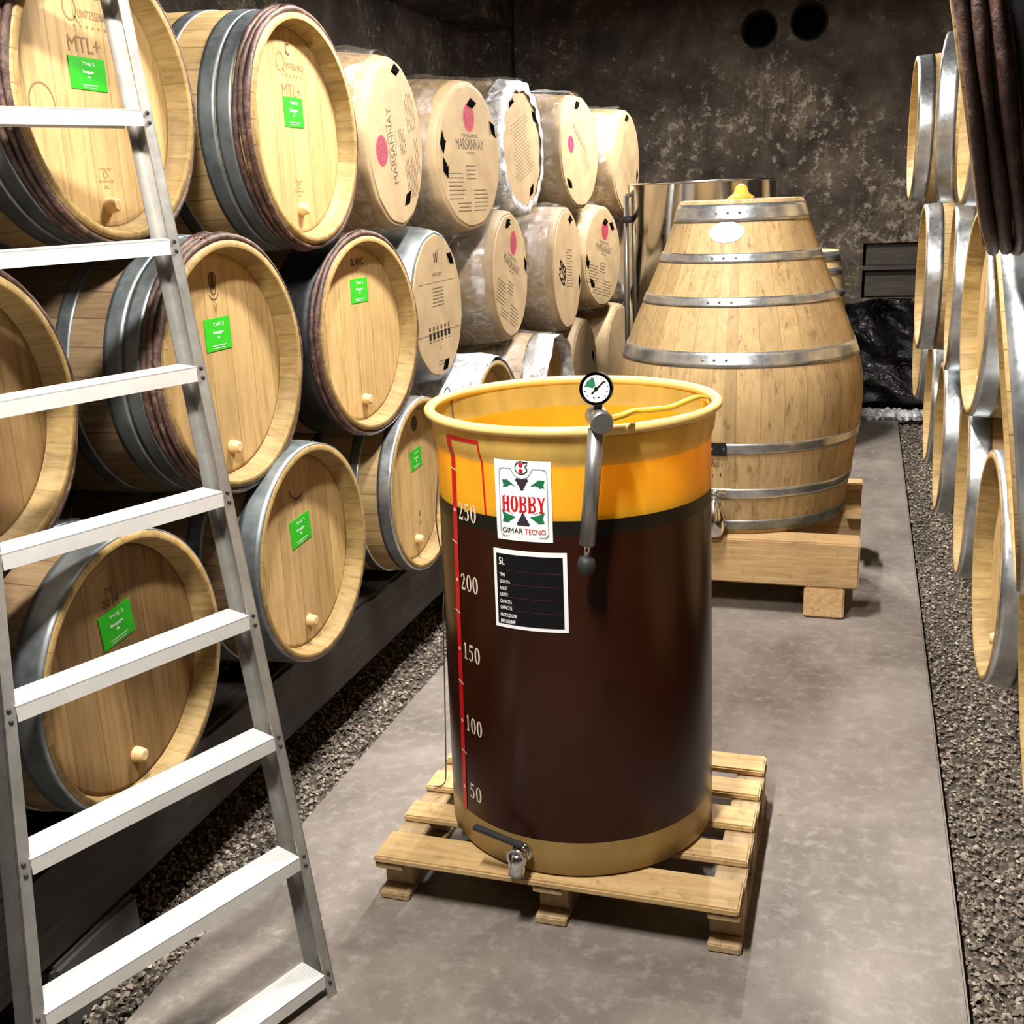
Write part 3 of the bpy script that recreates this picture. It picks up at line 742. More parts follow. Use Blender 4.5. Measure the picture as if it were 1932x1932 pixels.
cb('wrapped barrel with handwritten W over six small pictograms, middle row next to BLANC barrel', (-1.56,3.97,1.240), R(1), .567, dec_w, rot=0, holes=((.75,.235),(2.95,.235)), film=False, body='galv_dull', matb='carton', seed=6)
cb('film wrapped barrel with pink emblem and slanted print, middle row after the W barrel', (-1.545,4.86,1.290), R(1), .575, dec_mars, rot=-.35, holes=((-.1,.235),(1.45,.245)), film=True, body='carton_dark', seed=7)
cb('film wrapped barrel with handwritten number beside streaks, middle row', (-1.455,5.54,1.268), R(1), .62, dec_scrib, rot=-.1, holes=((.3,.26),(1.9,.26)), film=True, foilrim=False, body='carton_dark', seed=8)
cb('cardboard barrel with bright pink emblem below dark torn hole, middle row by steel tank', (-1.44,6.29,1.285), R(-9), .572, dec_mars, rot=-.2, holes=((.2,.2),(.7,.22),(-1.6,.24),(-2.2,.22)), film=True, body='carton', seed=9)
cb('film covered barrel just left of the steel tank, far end of middle row', (-1.47,7.08,1.28), 0, .6, dec_lines, rot=.3, holes=(), film=True, foilrim=True, seed=10)
# bottom row, far part: two barrels under silvery film, then two cardboard ones
r_ = barrel('barrel under crumpled silver film, low behind left rim of yellow vat', (-1.44,4.27,.685), 0, bil=.322, style='metal', dec=None, bung_v=None)
film_part(r_, .6, .0, .85, .322, 31, .016, mat='foil')
r_ = barrel('steel hooped barrel partly covered in film, low behind middle of yellow vat', (-1.44,5.08,.69), R(2), bil=.322, style='wide', dec=None, bung_v=None)
film_part(r_, .6, -.02, .85, .322, 33, .016); film_part(r_, .6, -.06, .02, .322, 35, .010, mat='foil')
cb('plain brown cardboard barrel low behind the vat, third from the far end', (-1.44,5.80,.69), 0, .6, None, holes=((1.2,.2),), matb='carton_dark', seed=12)
cb('cardboard barrel with rounded lid beside the tall upright cask, bottom row', (-1.42,6.64,.69), R(-4), .6, None, holes=(), matb='carton', seed=13)

# right hand rows: steel hooped barrels seen almost edge on (group of copies)
def rbar(label, x, y, z, yaw, **k):
    return (label, (x,y,z), pi+R(yaw), k)
proto = barrel('steel hooped oak barrel, bottom row of right stack, widest one low at right edge', (.332,2.93,.655), pi+R(.4), style='wide', hoopmat='galv', bil=.322, bung_v=-.2, group='steel hooped barrels of the right stack')
proto2 = barrel('steel hooped oak barrel, middle row of right stack, big bright one cut by right edge', (.235,1.98,1.24), pi+R(-4.5), style='broad', hoopmat='galv', bil=.322, bung_v=-.2, group='steel hooped barrels of the right stack')
proto2.rotation_euler = (0,R(7.5),pi+R(-4.5))
RG = [('steel hooped oak barrel low at lower right corner, nearest in bottom row of right stack', .345,2.19,.65,-3, 1),
 ('steel hooped oak barrel, bottom row of right stack, second fully seen head', .333,3.79,.648,-1.5, 0),
 ('steel hooped oak barrel, bottom row of right stack, third fully seen head', .31,4.64,.63,-.5, 0),
 ('steel hooped oak barrel, bottom row of right stack, fourth head towards back wall', .31,5.50,.63,0, 0),
 ('steel hooped oak barrel, bottom row of right stack, slim head nearest the black sheet', .32,7.10,.65,2, 0),
 ('steel hooped oak barrel half hidden behind big bright one, middle row of right stack', .38,2.74,1.24,-1, 0),
 ('steel hooped oak barrel, middle row of right stack, brown head left of big bright one', .31,3.56,1.238,1.5, 0),
 ('steel hooped oak barrel, middle row of right stack, narrow head third from right edge', .30,4.42,1.242,-2, 0),
 ('steel hooped oak barrel with two bright hoops, middle row of right stack, farthest', .225,5.09,1.232,1, 0),
 ('steel hooped oak barrel high by back wall, top row of right stack, farthest', .170,5.42,1.85,1.5, 0),
 ('oak barrel turned edge on between farthest and brown head, top row of right stack', .255,4.66,1.85,-8, 0),
 ('oak barrel with brown head beside the bark bound one, top row of right stack', .278,3.88,1.85,0, 0),
 ]
for lab, x, y, z, yaw, k in RG:
    c = copy_tree((proto, proto2)[k]); c.location = (x,y,z); c.rotation_euler = (0,0,pi+R(yaw)); c['label'] = lab
    if k: c.rotation_euler = (0,R(4),pi+R(yaw))
big = barrel('large dark barrel with bark hoops at top right corner of right stack', (.09,1.62,1.83), pi+R(-4.7), bil=.325, style='chestnut', hoopmat='galv_dark', stavemat='stave_dark', bung_v=-.2)

big.rotation_euler = (0,R(11),pi+R(-4.7))
# bearers under the bottom rows
for x0, x1, lab in ((-1.72,-1.54,'blackened timber bearer under front of left bottom barrels'),(-2.25,-2.07,'blackened timber bearer under rear of left bottom barrels'),
                    (.52,.68,'dark timber bearer under front of right bottom barrels'),(1.02,1.18,'dark timber bearer under rear of right bottom barrels')):
    mb = MB(); y0, y1 = (.9,7.4) if x0 < 0 else (1.6,7.9)
    mb.box(x0,x1,y0,y1,.13,.352 if x0 < 0 else .315)
    tag(mb.build('timber_bearer', M['rail'], bevel=.012), lab, 'timber beam')
blk = None
for i, (x, y) in enumerate(((-1.64,1.66),(-1.64,4.2),(-1.64,6.8),(-2.16,1.66),(-2.16,4.2),(-2.16,6.8))):
    mb = MB(); mb.box(-.11,.11,-.14,.14,-.05,.129)
    o = mb.build('concrete_block', plain('block_concrete', (.06,.056,.05), .9, noise=.3), bevel=.01, loc=(x,y,0)) if blk is None else None
    if blk is None: blk = o
    else: o = blk.copy(); col.objects.link(o); o.location = (x,y,0)
    tag(o, 'dark concrete block under the front left bearer, seen between ladder treads' if i == 0 else 'dark concrete block carrying the left bearers', 'concrete block', 'concrete blocks under the left bearers')
for i, (x, y) in enumerate(((.60,1.9),(.60,4.0),(.60,6.6),(1.10,1.9),(1.10,4.0),(1.10,6.6))):
    o = blk.copy(); col.objects.link(o); o.location = (x,y,0); tag(o, 'dark concrete block carrying the right bearers', 'concrete block', 'concrete blocks under the right bearers')

# ---------------------------------------------------------------- pallet under the vat
pal = thing('pallet', 'small light wooden pallet under the yellow vat', 'pallet', (-.627,2.41,0))
for y0, y1 in ((-.350,-.235),(-.165,-.085),(-.015,.075),(.135,.215),(.262,.350)):
    mb = MB(); mb.box(-.430,.430,y0,y1,.112,.130); mb.build('deck_board', M['pallet'], pal, bevel=.004)
for x in (-.43,-.037,.36):
    mb = MB(); mb.box(x,x+.072,-.345,.345,.094,.1118); mb.build('stringer_board', M['pallet_y'], pal, bevel=.003)
    mb = MB(); mb.box(x,x+.074,-.330,.345,.001,.020); mb.build('bottom_board', M['pallet_y'], pal, bevel=.003)
    for y in (-.29,-.05,.20):
        mb = MB(); mb.box(x,x+.072,y,y+.11,.0202,.0938); mb.build('block', M['pallet_y'], pal, bevel=.003)

# ---------------------------------------------------------------- the vat
VX, VY, VZ = -.63, 2.41, .131
vat = thing('fermentation_vat', 'tall amber fibreglass wine vat with litre scale on the small pallet', 'vat', (VX,VY,VZ))
def vr(z):   # outer radius, z above the vat foot
    if z < .012: return .318+.010*(z/.012)
    if z < .96: return .328-.012*((z-.012)/.948)
    if z < .985: return .316+.008*((z-.96)/.025)
    return .324+.005*((z-.985)/.06)
prof = [(0,.0),(0,.318),(.004,.324)]+[(z,vr(z)) for z in (.012,.05,.078,.09,.2,.4,.6,.795,.812,.845,.90,.95,.96,.972,.985,1.0,1.03)]
# slots: 0 foot 1 wine 2 black line 3 amber 4 collar
mis = []
for (z0,_),(z1,_) in zip(prof, prof[1:]):
    zm = (z0+z1)/2; mis.append(0 if zm < .084 else 1 if zm < .811 else 2 if zm < .845 else 3 if zm < .96 else 4)
mb = MB(); mb.lathe(prof, 'z', 128, mis=mis)
inner = [(1.03,.324),(1.0,.320),(.985,.318),(.972,.313),(.96,.311),(.80,.311)]
mb.lathe(inner, 'z', 128, mis=[4,4,4,3,3])
mb.build('vat_wall', [M['vat_foot'],M['vat_wine'],M['gasket'],M['vat_amber'],M['vat_collar']], vat)
mb = MB(); n = 12; pr = []
for i in range(n): t = 2*pi*i/n; pr.append((1.036+.011*sin(t), .329+.0125*cos(t)))
mb.lathe(pr, 'z', 128, closed=True); fixn(mb.build('rim', M['vat_rim'], vat))
mb = MB(); mb.lathe([(.855,.0),(.858,.27),(.862,.28)], 'z', 96); mb.lathe([(.83,.309),(.855,.309),(.862,.30),(.862,.28),(.83,.28)], 'z', 96, 1)
mb.build('floating_lid', [M['vat_amber'],M['gasket']], vat)
def oncyl(th0, z0, extra=0.):
    """u metres to the right, v metres up on the vat wall"""
    def f(u, v, lift):
        z = z0+v; r = vr(z)+lift+extra; th = R(th0)+u/.32; return (r*cos(th), r*sin(th), z)
    return f
def onlab(th0, z0, sl=0.):
    def f(u, v, lift):
        z = z0+v; r = .328-.012*((z-.012)/.948)+sl*max(0,(v-.02)/.07)+lift; th = R(th0)+u/.32; return (r*cos(th), r*sin(th), z)
    return f
F = Flat(oncyl(-132.5,0))
def vstrip(F, ua, ub, za, zb, wd, mi=0, n=110, lift=.0014):
    for i in range(n):
        t0, t1 = i/n, (i+1)/n
        a0, a1 = ua+(ub-ua)*t0, ua+(ub-ua)*t1; z0, z1 = za+(zb-za)*t0, za+(zb-za)*t1
        F.mb.add([F.fn(a0,z0,lift),F.fn(a0+wd,z0,lift),F.fn(a1+wd,z1,lift),F.fn(a1,z1,lift)], [(0,1,2,3)], mi)
vstrip(F, .0,-.020,1.008,.086,.019); vstrip(F,.105,.112,1.004,.845,.005); F.rect(.0,.11,1.001,1.009,0,.0014,nu=10)
for i in range(10):
    z = .815-.16*.5*i+0.0
F.mb.build('scale_strip', M['red'], vat, label='red vertical level strip')
marks = [('250',.840),('200',.676),('150',.508),('100',.326),('50',.152)]
for i, (t, z) in enumerate(marks):
    F = Flat(oncyl(-132.5,0)); F.ring(.010-.017*(1-(z-.086)/.92),z-.002,.0,.0045,0,.0024,n=10); F.mb.build('tick_dot', M['numeral'], vat)
    F = Flat(oncyl(-132.5,0)); zz = (z+marks[i-1][1])/2+.004 if i else .93; o_ = -.012 if i else 0
    F.line([(o_,zz+.003),(o_+.024,zz-.001)],.0030,0,.0024); F.mb.build('tick_mark', M['numeral'], vat)
for i, (t, z) in enumerate(marks):
    F = Flat(oncyl(-132.5,0)); off = -.017*(1-(z-.086)/.92)
    wd = .066 if len(t) == 3 else .050
    digits(F, t, .056+off, z, wd, .040, 0, .0009)
    F.mb.build('numeral', M['numeral'], vat)
# maker's label: HOBBY
def cyl_rect_obj(name, th0, z0, wd, ht, mat, th, slack=0.):
    F = Flat(onlab(th0,z0,slack)); n = 14; vs = []; lo, hi = .0004, th
    for i in range(n+1):
        u = -wd/2+wd*i/n
        for v in (-ht/2,ht/2):
            for l in (lo,hi): vs.append(F.fn(u,v,l))
    fs = []
    for i in range(n):
        a = 4*i; b = a+4
        fs += [(a+1,b+1,b+3,a+3),(a,a+2,b+2,b),(a,b,b+1,a+1),(a+2,a+3,b+3,b+2)]
    fs += [(0,1,3,2),(4*n,4*n+2,4*n+3,4*n+1)]
    F.mb.add(vs, fs); return F.mb.build(name, mat, vat)
lb = cyl_rect_obj('maker_label', -95.2, 1.0175-VZ+.0005, .127, .177, M['label'], .0014, .0030)
lb['label'] = 'white label with grapes and the word HOBBY'
F = Flat(onlab(-95.2, 1.018-VZ, .0030)); Lf = .0030
slab_word(F,'HOBBY',.001,-.007,.100,.037,0,Lf)
F.mb.build('lettering', M['red'], lb)
F = Flat(onlab(-95.2, 1.018-VZ, .0030))
F.text('GIMAR',-.025,-.066,.048,.011,0,Lf); F.text('TECNO',.026,-.066,.046,.011,1,Lf)
# border line with a notch for the round mark
bd = [(-.052,.060),(-.050,.066),(-.044,.069),(-.024,.069),(-.019,.058),(-.012,.050),(0,.047),(.012,.050),(.019,.058),(.024,.069),(.046,.069),(.052,.066),(.055,.060),(.055,-.070),(.052,-.076),(.046,-.079),(-.044,-.079),(-.050,-.076),(-.053,-.070),(-.052,.060)]
F.line(bd,.0017,2,Lf)
F.ring(0,.071,.0125,.0145,3,Lf,a0=.9,a1=5.4); F.ring(-.001,.0775,0,.0048,1,Lf,n=10); F.ring(-.001,.0645,0,.0048,1,Lf,n=10)
F.line([(.004,.081),(.015,.084)],.0022,3,Lf); F.line([(.008,.074),(.014,.079)],.002,3,Lf); F.line([(.008,.072),(.013,.069),(.012,.062),(.007,.061)],.002,3,Lf)
for v0, sg in ((.036,-1),(-.042,1)):     # bunches of grapes above and below the word
    for k in range(4):
        for j in range(4-k):
            F.ring((j-(3-k)/2)*.0068, v0+sg*(k*.0062-.008), 0,.0043,4,Lf+.0002*(k%2),n=8)
    F.line([(0,v0+sg*.011),(0,v0+sg*.016)],.003,4,Lf)
for sx, sy, u0, v0 in ((-1,1,-.031,.032),(1,1,.035,.034),(-1,-1,-.033,-.037),(1,-1,.032,-.036)):
    F.poly([(u0+a_*1.35*sx,v0+b_*1.35*sy) for a_,b_ in ((-.012,-.001),(.002,.009),(.011,.008),(.009,0),(.012,-.010),(.003,-.005))],5,Lf)
    F.line([(u0-sx*.010,v0-sy*.007),(u0+sx*.002,v0-sy*.012)],.0012,2,Lf)
F.mb.build('emblem', [M['black'],M['red'],M['grey'],M['black'],M['grape'],M['leaf']], lb)
lb2 = cyl_rect_obj('data_plate', -93.8, .818-VZ, .168, .178, M['label'], .0014); lb2['label'] = 'white framed black data plate'
F = Flat(onlab(-93.8, .818-VZ)); F.rect(-.077,.075,-.081,.079,0,.0018,nu=14)
rows = [('5L',.066,.014,.016),('TIPO',.036,.014,.008),('QUALITA',.020,.026,.008),('ANNO',.005,.018,.008),('GRADI',-.009,.019,.008),('CAPACITA',-.025,.029,.008),('CAPACITE',-.039,.029,.008),('PRODUZIONE',-.056,.040,.008),('MILLESIME',-.070,.036,.008)]
for t, v, wd, ht in rows: F.text(t, -.070+wd/2, v-.004, wd, ht, 1, .0022, bold=.01)
for v in (.043,.0125,-.0175,-.0475): F.rect(-.050,.070,v-.0004,v+.0004,2,.0022,nu=12)
F.mb.build('plate_print', [M['black'],M['white'],M['redline']], lb2)
# tap at the foot
tp = MB(); th = R(-99.5); d = Vector((cos(th),sin(th),0)); t_ = Vector((-sin(th),cos(th),0)); c0 = d*.325+Vector((0,0,.060))
tp.tube([c0, c0+d*.035], .017, 14); tp.tube([c0+d*.012, c0+d*.020], .026, 6)
tp.tube([c0+d*.035,c0+d*.050], .024, 14)
tp.tube([c0+d*.040+Vector((0,0,.012)), c0+d*.042, c0+d*.046+Vector((0,0,-.020)), c0+d*.050+Vector((0,0,-.040))], [.017,.021,.020,.0185], 14)
tap = tp.build('tap', M['chromeh'], vat, label='steel ball tap')
hb = MB(); hb.tube([c0+d*.040+Vector((0,0,.016)), c0+d*.040+Vector((0,0,.028))], .010, 10)
q = c0+d*.040+Vector((0,0,.028)); hb.obox(q-d*.009+t_*.014, -t_*.115+Vector((0,0,.030))+d*.014, d*.018, (0,0,.008))
hb.build('handle', M['rubber'], tap, bevel=.001)
mb = MB(); mb.box(-.006,.006,-.003,.004,-.004,.004)
# hand pump with gauge hung over the rim
px, py = -.487, 2.062
pump = thing('hand_pump', 'grey metal hand pump with round pressure gauge hooked on front rim of vat', 'pump', (px,py,.895))
mb = MB()
mb.tube([(-.028,0,.045),(-.026,0,.066),(-.0255,0,.07)], [.0145,.0145,.016], 20)
mb.tube([(-.028,0,.0455),(-.004,0,.285)], .0165, 24); mb.build('cylinder', M['gunmetal'], pump)
mb = MB(); mb.tube([(-.030,0,.014),(-.028,0,.046)], .006, 10); mb.build('piston_rod', M['chromeh'], pump)
mb = MB(); mb.tube([(-.031,0,-.020),(-.031,0,-.012),(-.030,0,.004),(-.030,0,.016),(-.029,0,.020)], [.010,.0175,.019,.016,.008], 16); mb.build('knob', M['rubber'], pump)
mb = MB(); ax = Vector((.42,-.9,-.1)).normalized(); c = Vector((.002,0,.305))
mb.tube([c-ax*.030, c+ax*.026, c+ax*.030], [.023,.023,.020], 24); mb.build('valve_body', M['gunmetal'], pump)
mb = MB(); mb.tube([c+Vector((-.002,0,.016)), c+Vector((-.002,0,.042))], .009, 12); mb.build('gauge_neck', M['rubber'], pump)
gc = Vector((-.002,0,.366)); gx = Vector((.12,-1,.12)).normalized()
def gframe(lift):
    u_ = Vector((0,0,1)).cross(-gx).normalized()*-1; u_ = (-gx).cross(Vector((0,0,1))).normalized(); v_ = u_.cross(-gx).normalized()
    return lambda a, b, l: tuple(gc+gx*(lift+l)+u_*a+v_*b)
mb = MB(); mb.tube([gc-gx*.020, gc-gx*.018, gc+gx*.010, gc+gx*.014], [.026,.0315,.0325,.0325], 32, caps=False)
mb.tube([gc+gx*.014, gc+gx*.014, gc+gx*.009], [.0325,.0265,.0265], 32, caps=False); mb.tube([gc-gx*.0205,gc-gx*.020],[.026,.026],32)
gg = mb.build('gauge_case', M['rubber'], pump)
F = Flat(gframe(.0105)); F.ring(0,0,0,.0265,0,0,n=28); F.ring(0,0,.006,.022,1,.0006,n=10,a0=1.75,a1=2.9)
for i in range(11):
    t = -.7+i*.45; F.line([(.020*cos(t),.020*sin(t)),(.0245*cos(t),.0245*sin(t))],.0012,2,.0006)
F.line([(-.009,-.010),(.016,.015)],.003,2,.001); F.ring(0,0,0,.004,2,.0012,n=12); F.line([(-.006,-.016),(-.002,-.018)],.002,2,.0008); F.line([(.003,-.017),(.007,-.016)],.002,2,.0008)
F.mb.build('gauge_dial', [M['label'],M['leaf'],M['black']], gg, label='white dial with green sector and black needle')
# yellow hose from the pump into the vat
def on_rim(deg, r, z): return (VX+r*cos(R(deg)), VY+r*sin(R(deg)), z)
mb = MB(); pts = [(px+.024,py+.012,1.200),(px+.045,py+.035,1.203)]+[on_rim(a,.318-.001*i,1.186+(.012,.010,.008,.012,.014,.008,-.004)[i]) for i, a in enumerate((-52,-44,-36,-28,-20,-12,-6))]+[on_rim(0,.300,1.150),on_rim(4,.297,1.06)]
def smooth(pts, k=5):
    P = [Vector(p) for p in pts]; out = []
    for i in range(len(P)-1):
        a, b, c, d = P[max(i-1,0)], P[i], P[i+1], P[min(i+2,len(P)-1)]
        for j in range(k):
            t = j/k; out.append(.5*((2*b)+(c-a)*t+(2*a-5*b+4*c-d)*t*t+(3*b-a-3*c+d)*t**3))
    out.append(P[-1]); return out
tag(mb.tube(smooth(pts), .0065, 10).build('air_hose', M['hose']), 'thin yellow hose running from hand pump inside vat rim', 'hose')
# thin dark cord over the vat rim hanging to the floor
mb = MB(); pts = [on_rim(175,.306,1.03),on_rim(172,.315,1.12),on_rim(169,.330,1.181),on_rim(169,.345,1.175),on_rim(171,.352,1.10),on_rim(174,.362,.95),on_rim(176,.366,.85),on_rim(173,.360,.70),on_rim(176,.362,.62),on_rim(178,.366,.40),on_rim(180,.37,.20),on_rim(181,.375,.139),on_rim(183,.40,.1345)]
tag(mb.tube(smooth(pts), .0017, 6).build('cord', M['cord']), 'thin dark cord hanging over left rim of yellow vat', 'cord')

# ---------------------------------------------------------------- tall upright cask on timber stand
EX, EY, EZ = -.490, 4.65, .312
egg = thing('upright_cask', 'tall egg shaped oak cask with wide steel hoops on timber stand', 'cask', (EX,EY,EZ))
EP = [(0,.440),(.06,.452),(.16,.468),(.28,.484),(.38,.497),(.46,.504),(.52,.504),(.58,.499),(.66,.482),(.72,.462),(.80,.432),(.90,.388),(1.0,.345),(1.10,.305),(1.20,.268),(1.275,.243)]
def er(z):
    for (a,ra),(b,rb) in zip(EP, EP[1:]):
        if a <= z <= b: return ra+(rb-ra)*(z-a)/(b-a)
    return EP[-1][1]
mb = MB(); mb.disc(.02,.43,'z',96,flip=True); mb.lathe([(.02,.43),(0,.435)]+EP+[(1.277,.225),(1.25,.223)], 'z', 96); mb.disc(1.25,.223,'z',96); mb.build('staves', M['egg'], egg)
for z0, z1, hm in ((.015,.058,'galv_dull'),(.150,.190,'galv'),(.335,.375,'galv'),(.665,.722,'galv'),(.885,.920,'galv'),(1.045,1.080,'galv'),(1.195,1.262,'galv')):
    mb = MB(); k = 4; pr = [(z0,er(z0)-.001)]+[(z0+(z1-z0)*i/k, er(z0+(z1-z0)*i/k)+.0035) for i in range(k+1)]+[(z1,er(z1)-.001)]
    mb.lathe(pr, 'z', 96); zm = (z0+z1)/2; r = er(zm)+.0035
    hp = mb.build('hoop', M[hm], egg)
    for d_ in (-.045,0,.045):
        th = R(-95)+d_/r; mb = MB(); nn = Vector((cos(th),sin(th),0)); cc = nn*r+Vector((0,0,zm)); mb.tube([cc-nn*.001,cc+nn*.003,cc+nn*.005],[.0055,.0055,.003],10)
        mb.build('rivet', M['chromeh'], hp)
def onegg(th0, z0):
    def f(u, v, l): r = er(z0+v)+l; th = R(th0)+u/r; return (r*cos(th), r*sin(th), z0+v)
    return f
F = Flat(onegg(-95, 1.158)); F.mb = MB(); nn_ = 36
vs = [F.fn(.068*cos(2*pi*i/nn_), .039*sin(2*pi*i/nn_), .0025) for i in range(nn_)]+[F.fn(.068*cos(2*pi*i/nn_), .039*sin(2*pi*i/nn_), -.001) for i in range(nn_)]+[F.fn(0,0,.0045)]
F.mb.add(vs, [(i,(i+1)%nn_,2*nn_) for i in range(nn_)]+[(i+nn_,(i+1)%nn_+nn_,(i+1)%nn_,i) for i in range(nn_)])
F.mb.build('oval_plate', M['label'], egg, label='blank white oval plate')
F = Flat(onegg(-94, .29)); F.text('2021',0,0,.06,.014,0,.001); F.text('n 1',.0,-.042,.05,.014,0,.001)
F.line([(.075,.012),(.085,-.005),(.083,-.03),(.086,-.06)],.004,1,.001); F.mb.build('brand_mark', [M['ink'],M['ink2']], egg)
mb = MB(); F = Flat(onegg(-92.5,.355)); 
for v in (0,): F.rect(-.055,.035,-.026,.026,0,.0075,nu=4)
F.mb.build('latch_plate', M['galv_dark'], egg)
# swan shaped steel tap on the cask
th = R(-93.5); d = Vector((cos(th),sin(th),0)); c0 = d*er(.1)+Vector((0,0,.09)); z_ = Vector((0,0,1))
mb = MB(); mb.tube([c0-d*.01,c0+d*.05],.018,16); mb.tube([c0+d*.05+z_*.07,c0+d*.05+z_*.055,c0+d*.052+z_*.03,c0+d*.055,c0+d*.058-z_*.04,c0+d*.06-z_*.075,c0+d*.06-z_*.085],[.018,.026,.034,.042,.044,.034,.012],24)
t1 = mb.build('tap', M['chromeh'], egg, label='bulbous polished steel tap'); mb = MB(); mb.tube([c0+d*.05+z_*.07,c0+d*.05+z_*.10],.012,12); t_ = Vector((-sin(th),cos(th),0)); mb.tube([c0+d*.05+z_*.10-t_*.045,c0+d*.05+z_*.10+t_*.045],.008,10); mb.build('handle', M['chromeh'], t1)
mb = MB(); mb.tube([(0,.0,1.251),(0,0,1.285),(0,0,1.30),(0,0,1.325),(0,0,1.335)],[.055,.052,.030,.022,.008],16)
mb.tube([(-.06,-.05,1.262),(-.02,-.05,1.285),(.03,-.04,1.275)],.012,8); mb.build('cap', M['cork'], egg, label='yellow cap on top')
st = thing('timber_stand', 'heavy squared timber stand under the tall upright cask', 'stand', (EX,EY,0))
for y in (-.50,-.05,.36):
    h = (.128,.310)
    mb = MB(); mb.box(-.515,.520,y,y+.13,*h); mb.build('cross_beam', M['beam'], st, bevel=.006)
for x in (.318,-.47):
    mb = MB(); mb.box(x,x+.152,-.50,.50,.004,.127); mb.build('runner', M['beam_y'], st, bevel=.006)
for y in (-.16,.30):
    mb = MB(); mb.box(.455,.522,y,y+.09,.311,.345); mb.build('wedge', M['beam'], st, bevel=.004)
for x in (.09,):
    pass

# ---------------------------------------------------------------- stainless tank and small barrel behind the cask
SX, SY = -.835, 6.0
stt = thing('steel_tank', 'open topped mirror steel tank behind the tall upright cask', 'tank', (SX,SY,0))
mb = MB(); mb.lathe([(.35,.0),(.35,.37),(.36,.385),(1.665,.385),(1.67,.392),(1.675,.385),(1.665,.381),(.37,.381)],'z',96); mb.disc(.38,.38,'z',96); mb.build('tank_shell', M['steel'], stt)
mb = MB(); pr = [(1.672+.006*sin(2*pi*i/10), .386+.007*cos(2*pi*i/10)) for i in range(10)]; mb.lathe(pr,'z',96,closed=True); fixn(mb.build('rim', M['chromeh'], stt))
for a in (30,150,270):
    mb = MB(); x, y = .33*cos(R(a)), .33*sin(R(a)); mb.tube([(x,y,.0),(x,y,.37)],.022,14); mb.build('leg', M['chromeh'], stt)
mb = MB(); a = R(-158); x, y = .405*cos(a), .405*sin(a); mb.tube([(x,y,1.62),(x,y,.75)],.013,12); mb.tube([(x,y,1.62),(x*.94,y*.94,1.62)],.010,10); mb.tube([(x,y,.78),(x*.94,y*.94,.78)],.010,10)
mb.build('level_tube', M['gunmetal'], stt)
mb = MB(); x2, y2 = .40*cos(R(-152)), .40*sin(R(-152)); mb.tube([(x2-.03,y2-.01,1.50),(x2+.02,y2-.012,1.50)],.018,12); mb.tube([(x2,y2,1.50),(x2*.95,y2*.95,1.50)],.012,10); mb.build('float_catch', M['rubber'], stt)
ub = thing('upright_barrel', 'small pale barrel standing upright behind right side of the tall cask', 'barrel', (-.375,7.15,.0))
mb = MB(); mb.tube([(0,0,.0),(0,0,.0)],.01,4) if False else None
def ubr(z): return .215+.055*(1-((z-.35)/.9*2-1)**2)
mb.lathe([(.35,0),(.35,.215)]+[(.35+.9*i/16, ubr(.35+.9*i/16)) for i in range(17)]+[(1.25,.195),(1.22,.193)],'z',64); mb.disc(1.22,.193,'z',64); mb.build('staves', wood('oak_pale_stave', (.4,.27,.12),(.6,.43,.22),(.75,.57,.33),'z',22,'az'), ub)
for z0, z1 in ((1.19,1.247),(1.11,1.15),(.98,1.02),(.6,.64),(.45,.49),(.352,.40)):
    mb = MB(); mb.lathe([(z0,ubr(z0)-.001),(z0,ubr(z0)+.003),(z1,ubr(z1)+.003),(z1,ubr(z1)-.001)],'z',64); mb.build('hoop', M['galv'], ub)
mb = MB(); mb.box(-.25,.25,-.25,.25,.0,.1); mb.box(-.24,.24,-.24,.24,.1,.35)
tag(mb.build('crate', M['rail'], bevel=.01, loc=(-.375,7.15,.0)), 'dark crate hidden under the small upright barrel', 'crate')

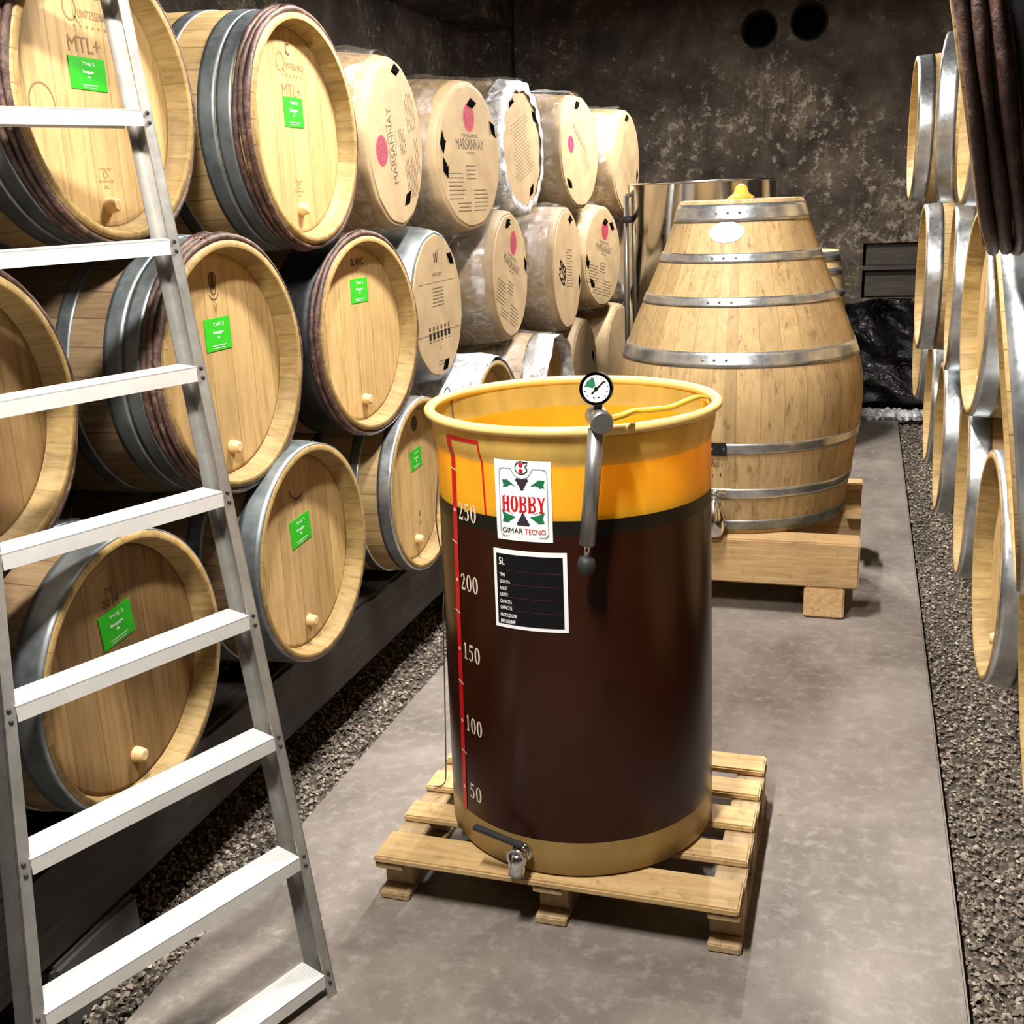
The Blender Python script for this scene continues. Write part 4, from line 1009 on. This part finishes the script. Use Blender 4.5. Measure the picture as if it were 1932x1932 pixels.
# ---------------------------------------------------------------- aluminium ladder
lad = thing('ladder', 'aluminium ladder with flat treads leaning on the left barrel stack', 'ladder', (0,0,0))
F0 = Vector((-1.024,1.744,.04)); dd = Vector((-.054,.040,.253)); sv = Vector((-cos(1.189),-sin(1.189),-.01)); nb = Vector((-.928,.373,0)); w0, dw = .625,-.033
nb = (Vector((0,0,1)).cross(sv)).normalized(); nb = nb if nb.x < 0 else -nb
nb = Vector((nb.x, nb.y, 0)).normalized()
NT = 9
def RP(i, side): return F0+dd*i+(sv*(w0+dw*i) if side else Vector((0,0,0)))
for side in (0,1):
    a, b = RP(-.158,side), RP(NT-.2,side); sg = 1 if side == 0 else -1   # web on the outer edge of the front flange
    mb = MB(); fw = sv*(.024*sg); e = b-a; off = -sv*(.012*sg)
    mb.obox(a+off, fw, e, nb*.003); mb.obox(a+off, sv*(.003*sg), e, nb*.064); mb.obox(a+off+nb*.061, fw, e, nb*.003)
    fixn(mb.build('rail', M['alu'], lad))
up = Vector((0,0,1))
for i in range(NT):
    a, b = RP(i,0), RP(i,1); e = b-a; a0 = a+sv*.0125-nb*.002; e = e-sv*.025
    mb = MB(); a0 = a0-up*.016; mb.obox(a0, e, up*.030, nb*.0025); mb.obox(a0+up*.0275, e, up*.003, nb*.072); mb.obox(a0+nb*.0695, e, up*.030, nb*.0025)
    for k in range(9): mb.obox(a0+up*.0305+nb*(.006+.0072*k), e, up*.0012, nb*.0028)
    fixn(mb.build('tread', M['alu_tread'], lad))
    for side in (0,1):
        p = RP(i,side)
        for dz in (.010,-.010):
            c = p+dd.normalized()*dz-nb*.001; mb = MB(); mb.tube([c+nb*.002,c-nb*.002,c-nb*.0035],[.0042,.0042,.002],10); mb.build('rivet', M['rubber'], lad)
# lamp fittings carrying the tube lights
for i, (x, y, p) in enumerate(LIGHTS):
    t = thing('ceiling_lamp', 'overhead tube lamp hung above the aisle', 'lamp', (x,y,LAMPZ), 0, 'overhead tube lamps')
    mb = MB(); mb.box(-.07,.07,-.34,.34,.012,.06); mb.build('housing', M['label'], t, bevel=.004)
    for q in (-.25,.25): mb = MB(); mb.tube([(0,q,.06),(0,q,CEIL-LAMPZ)],.006,8); mb.build('hanger', M['gunmetal'], t)
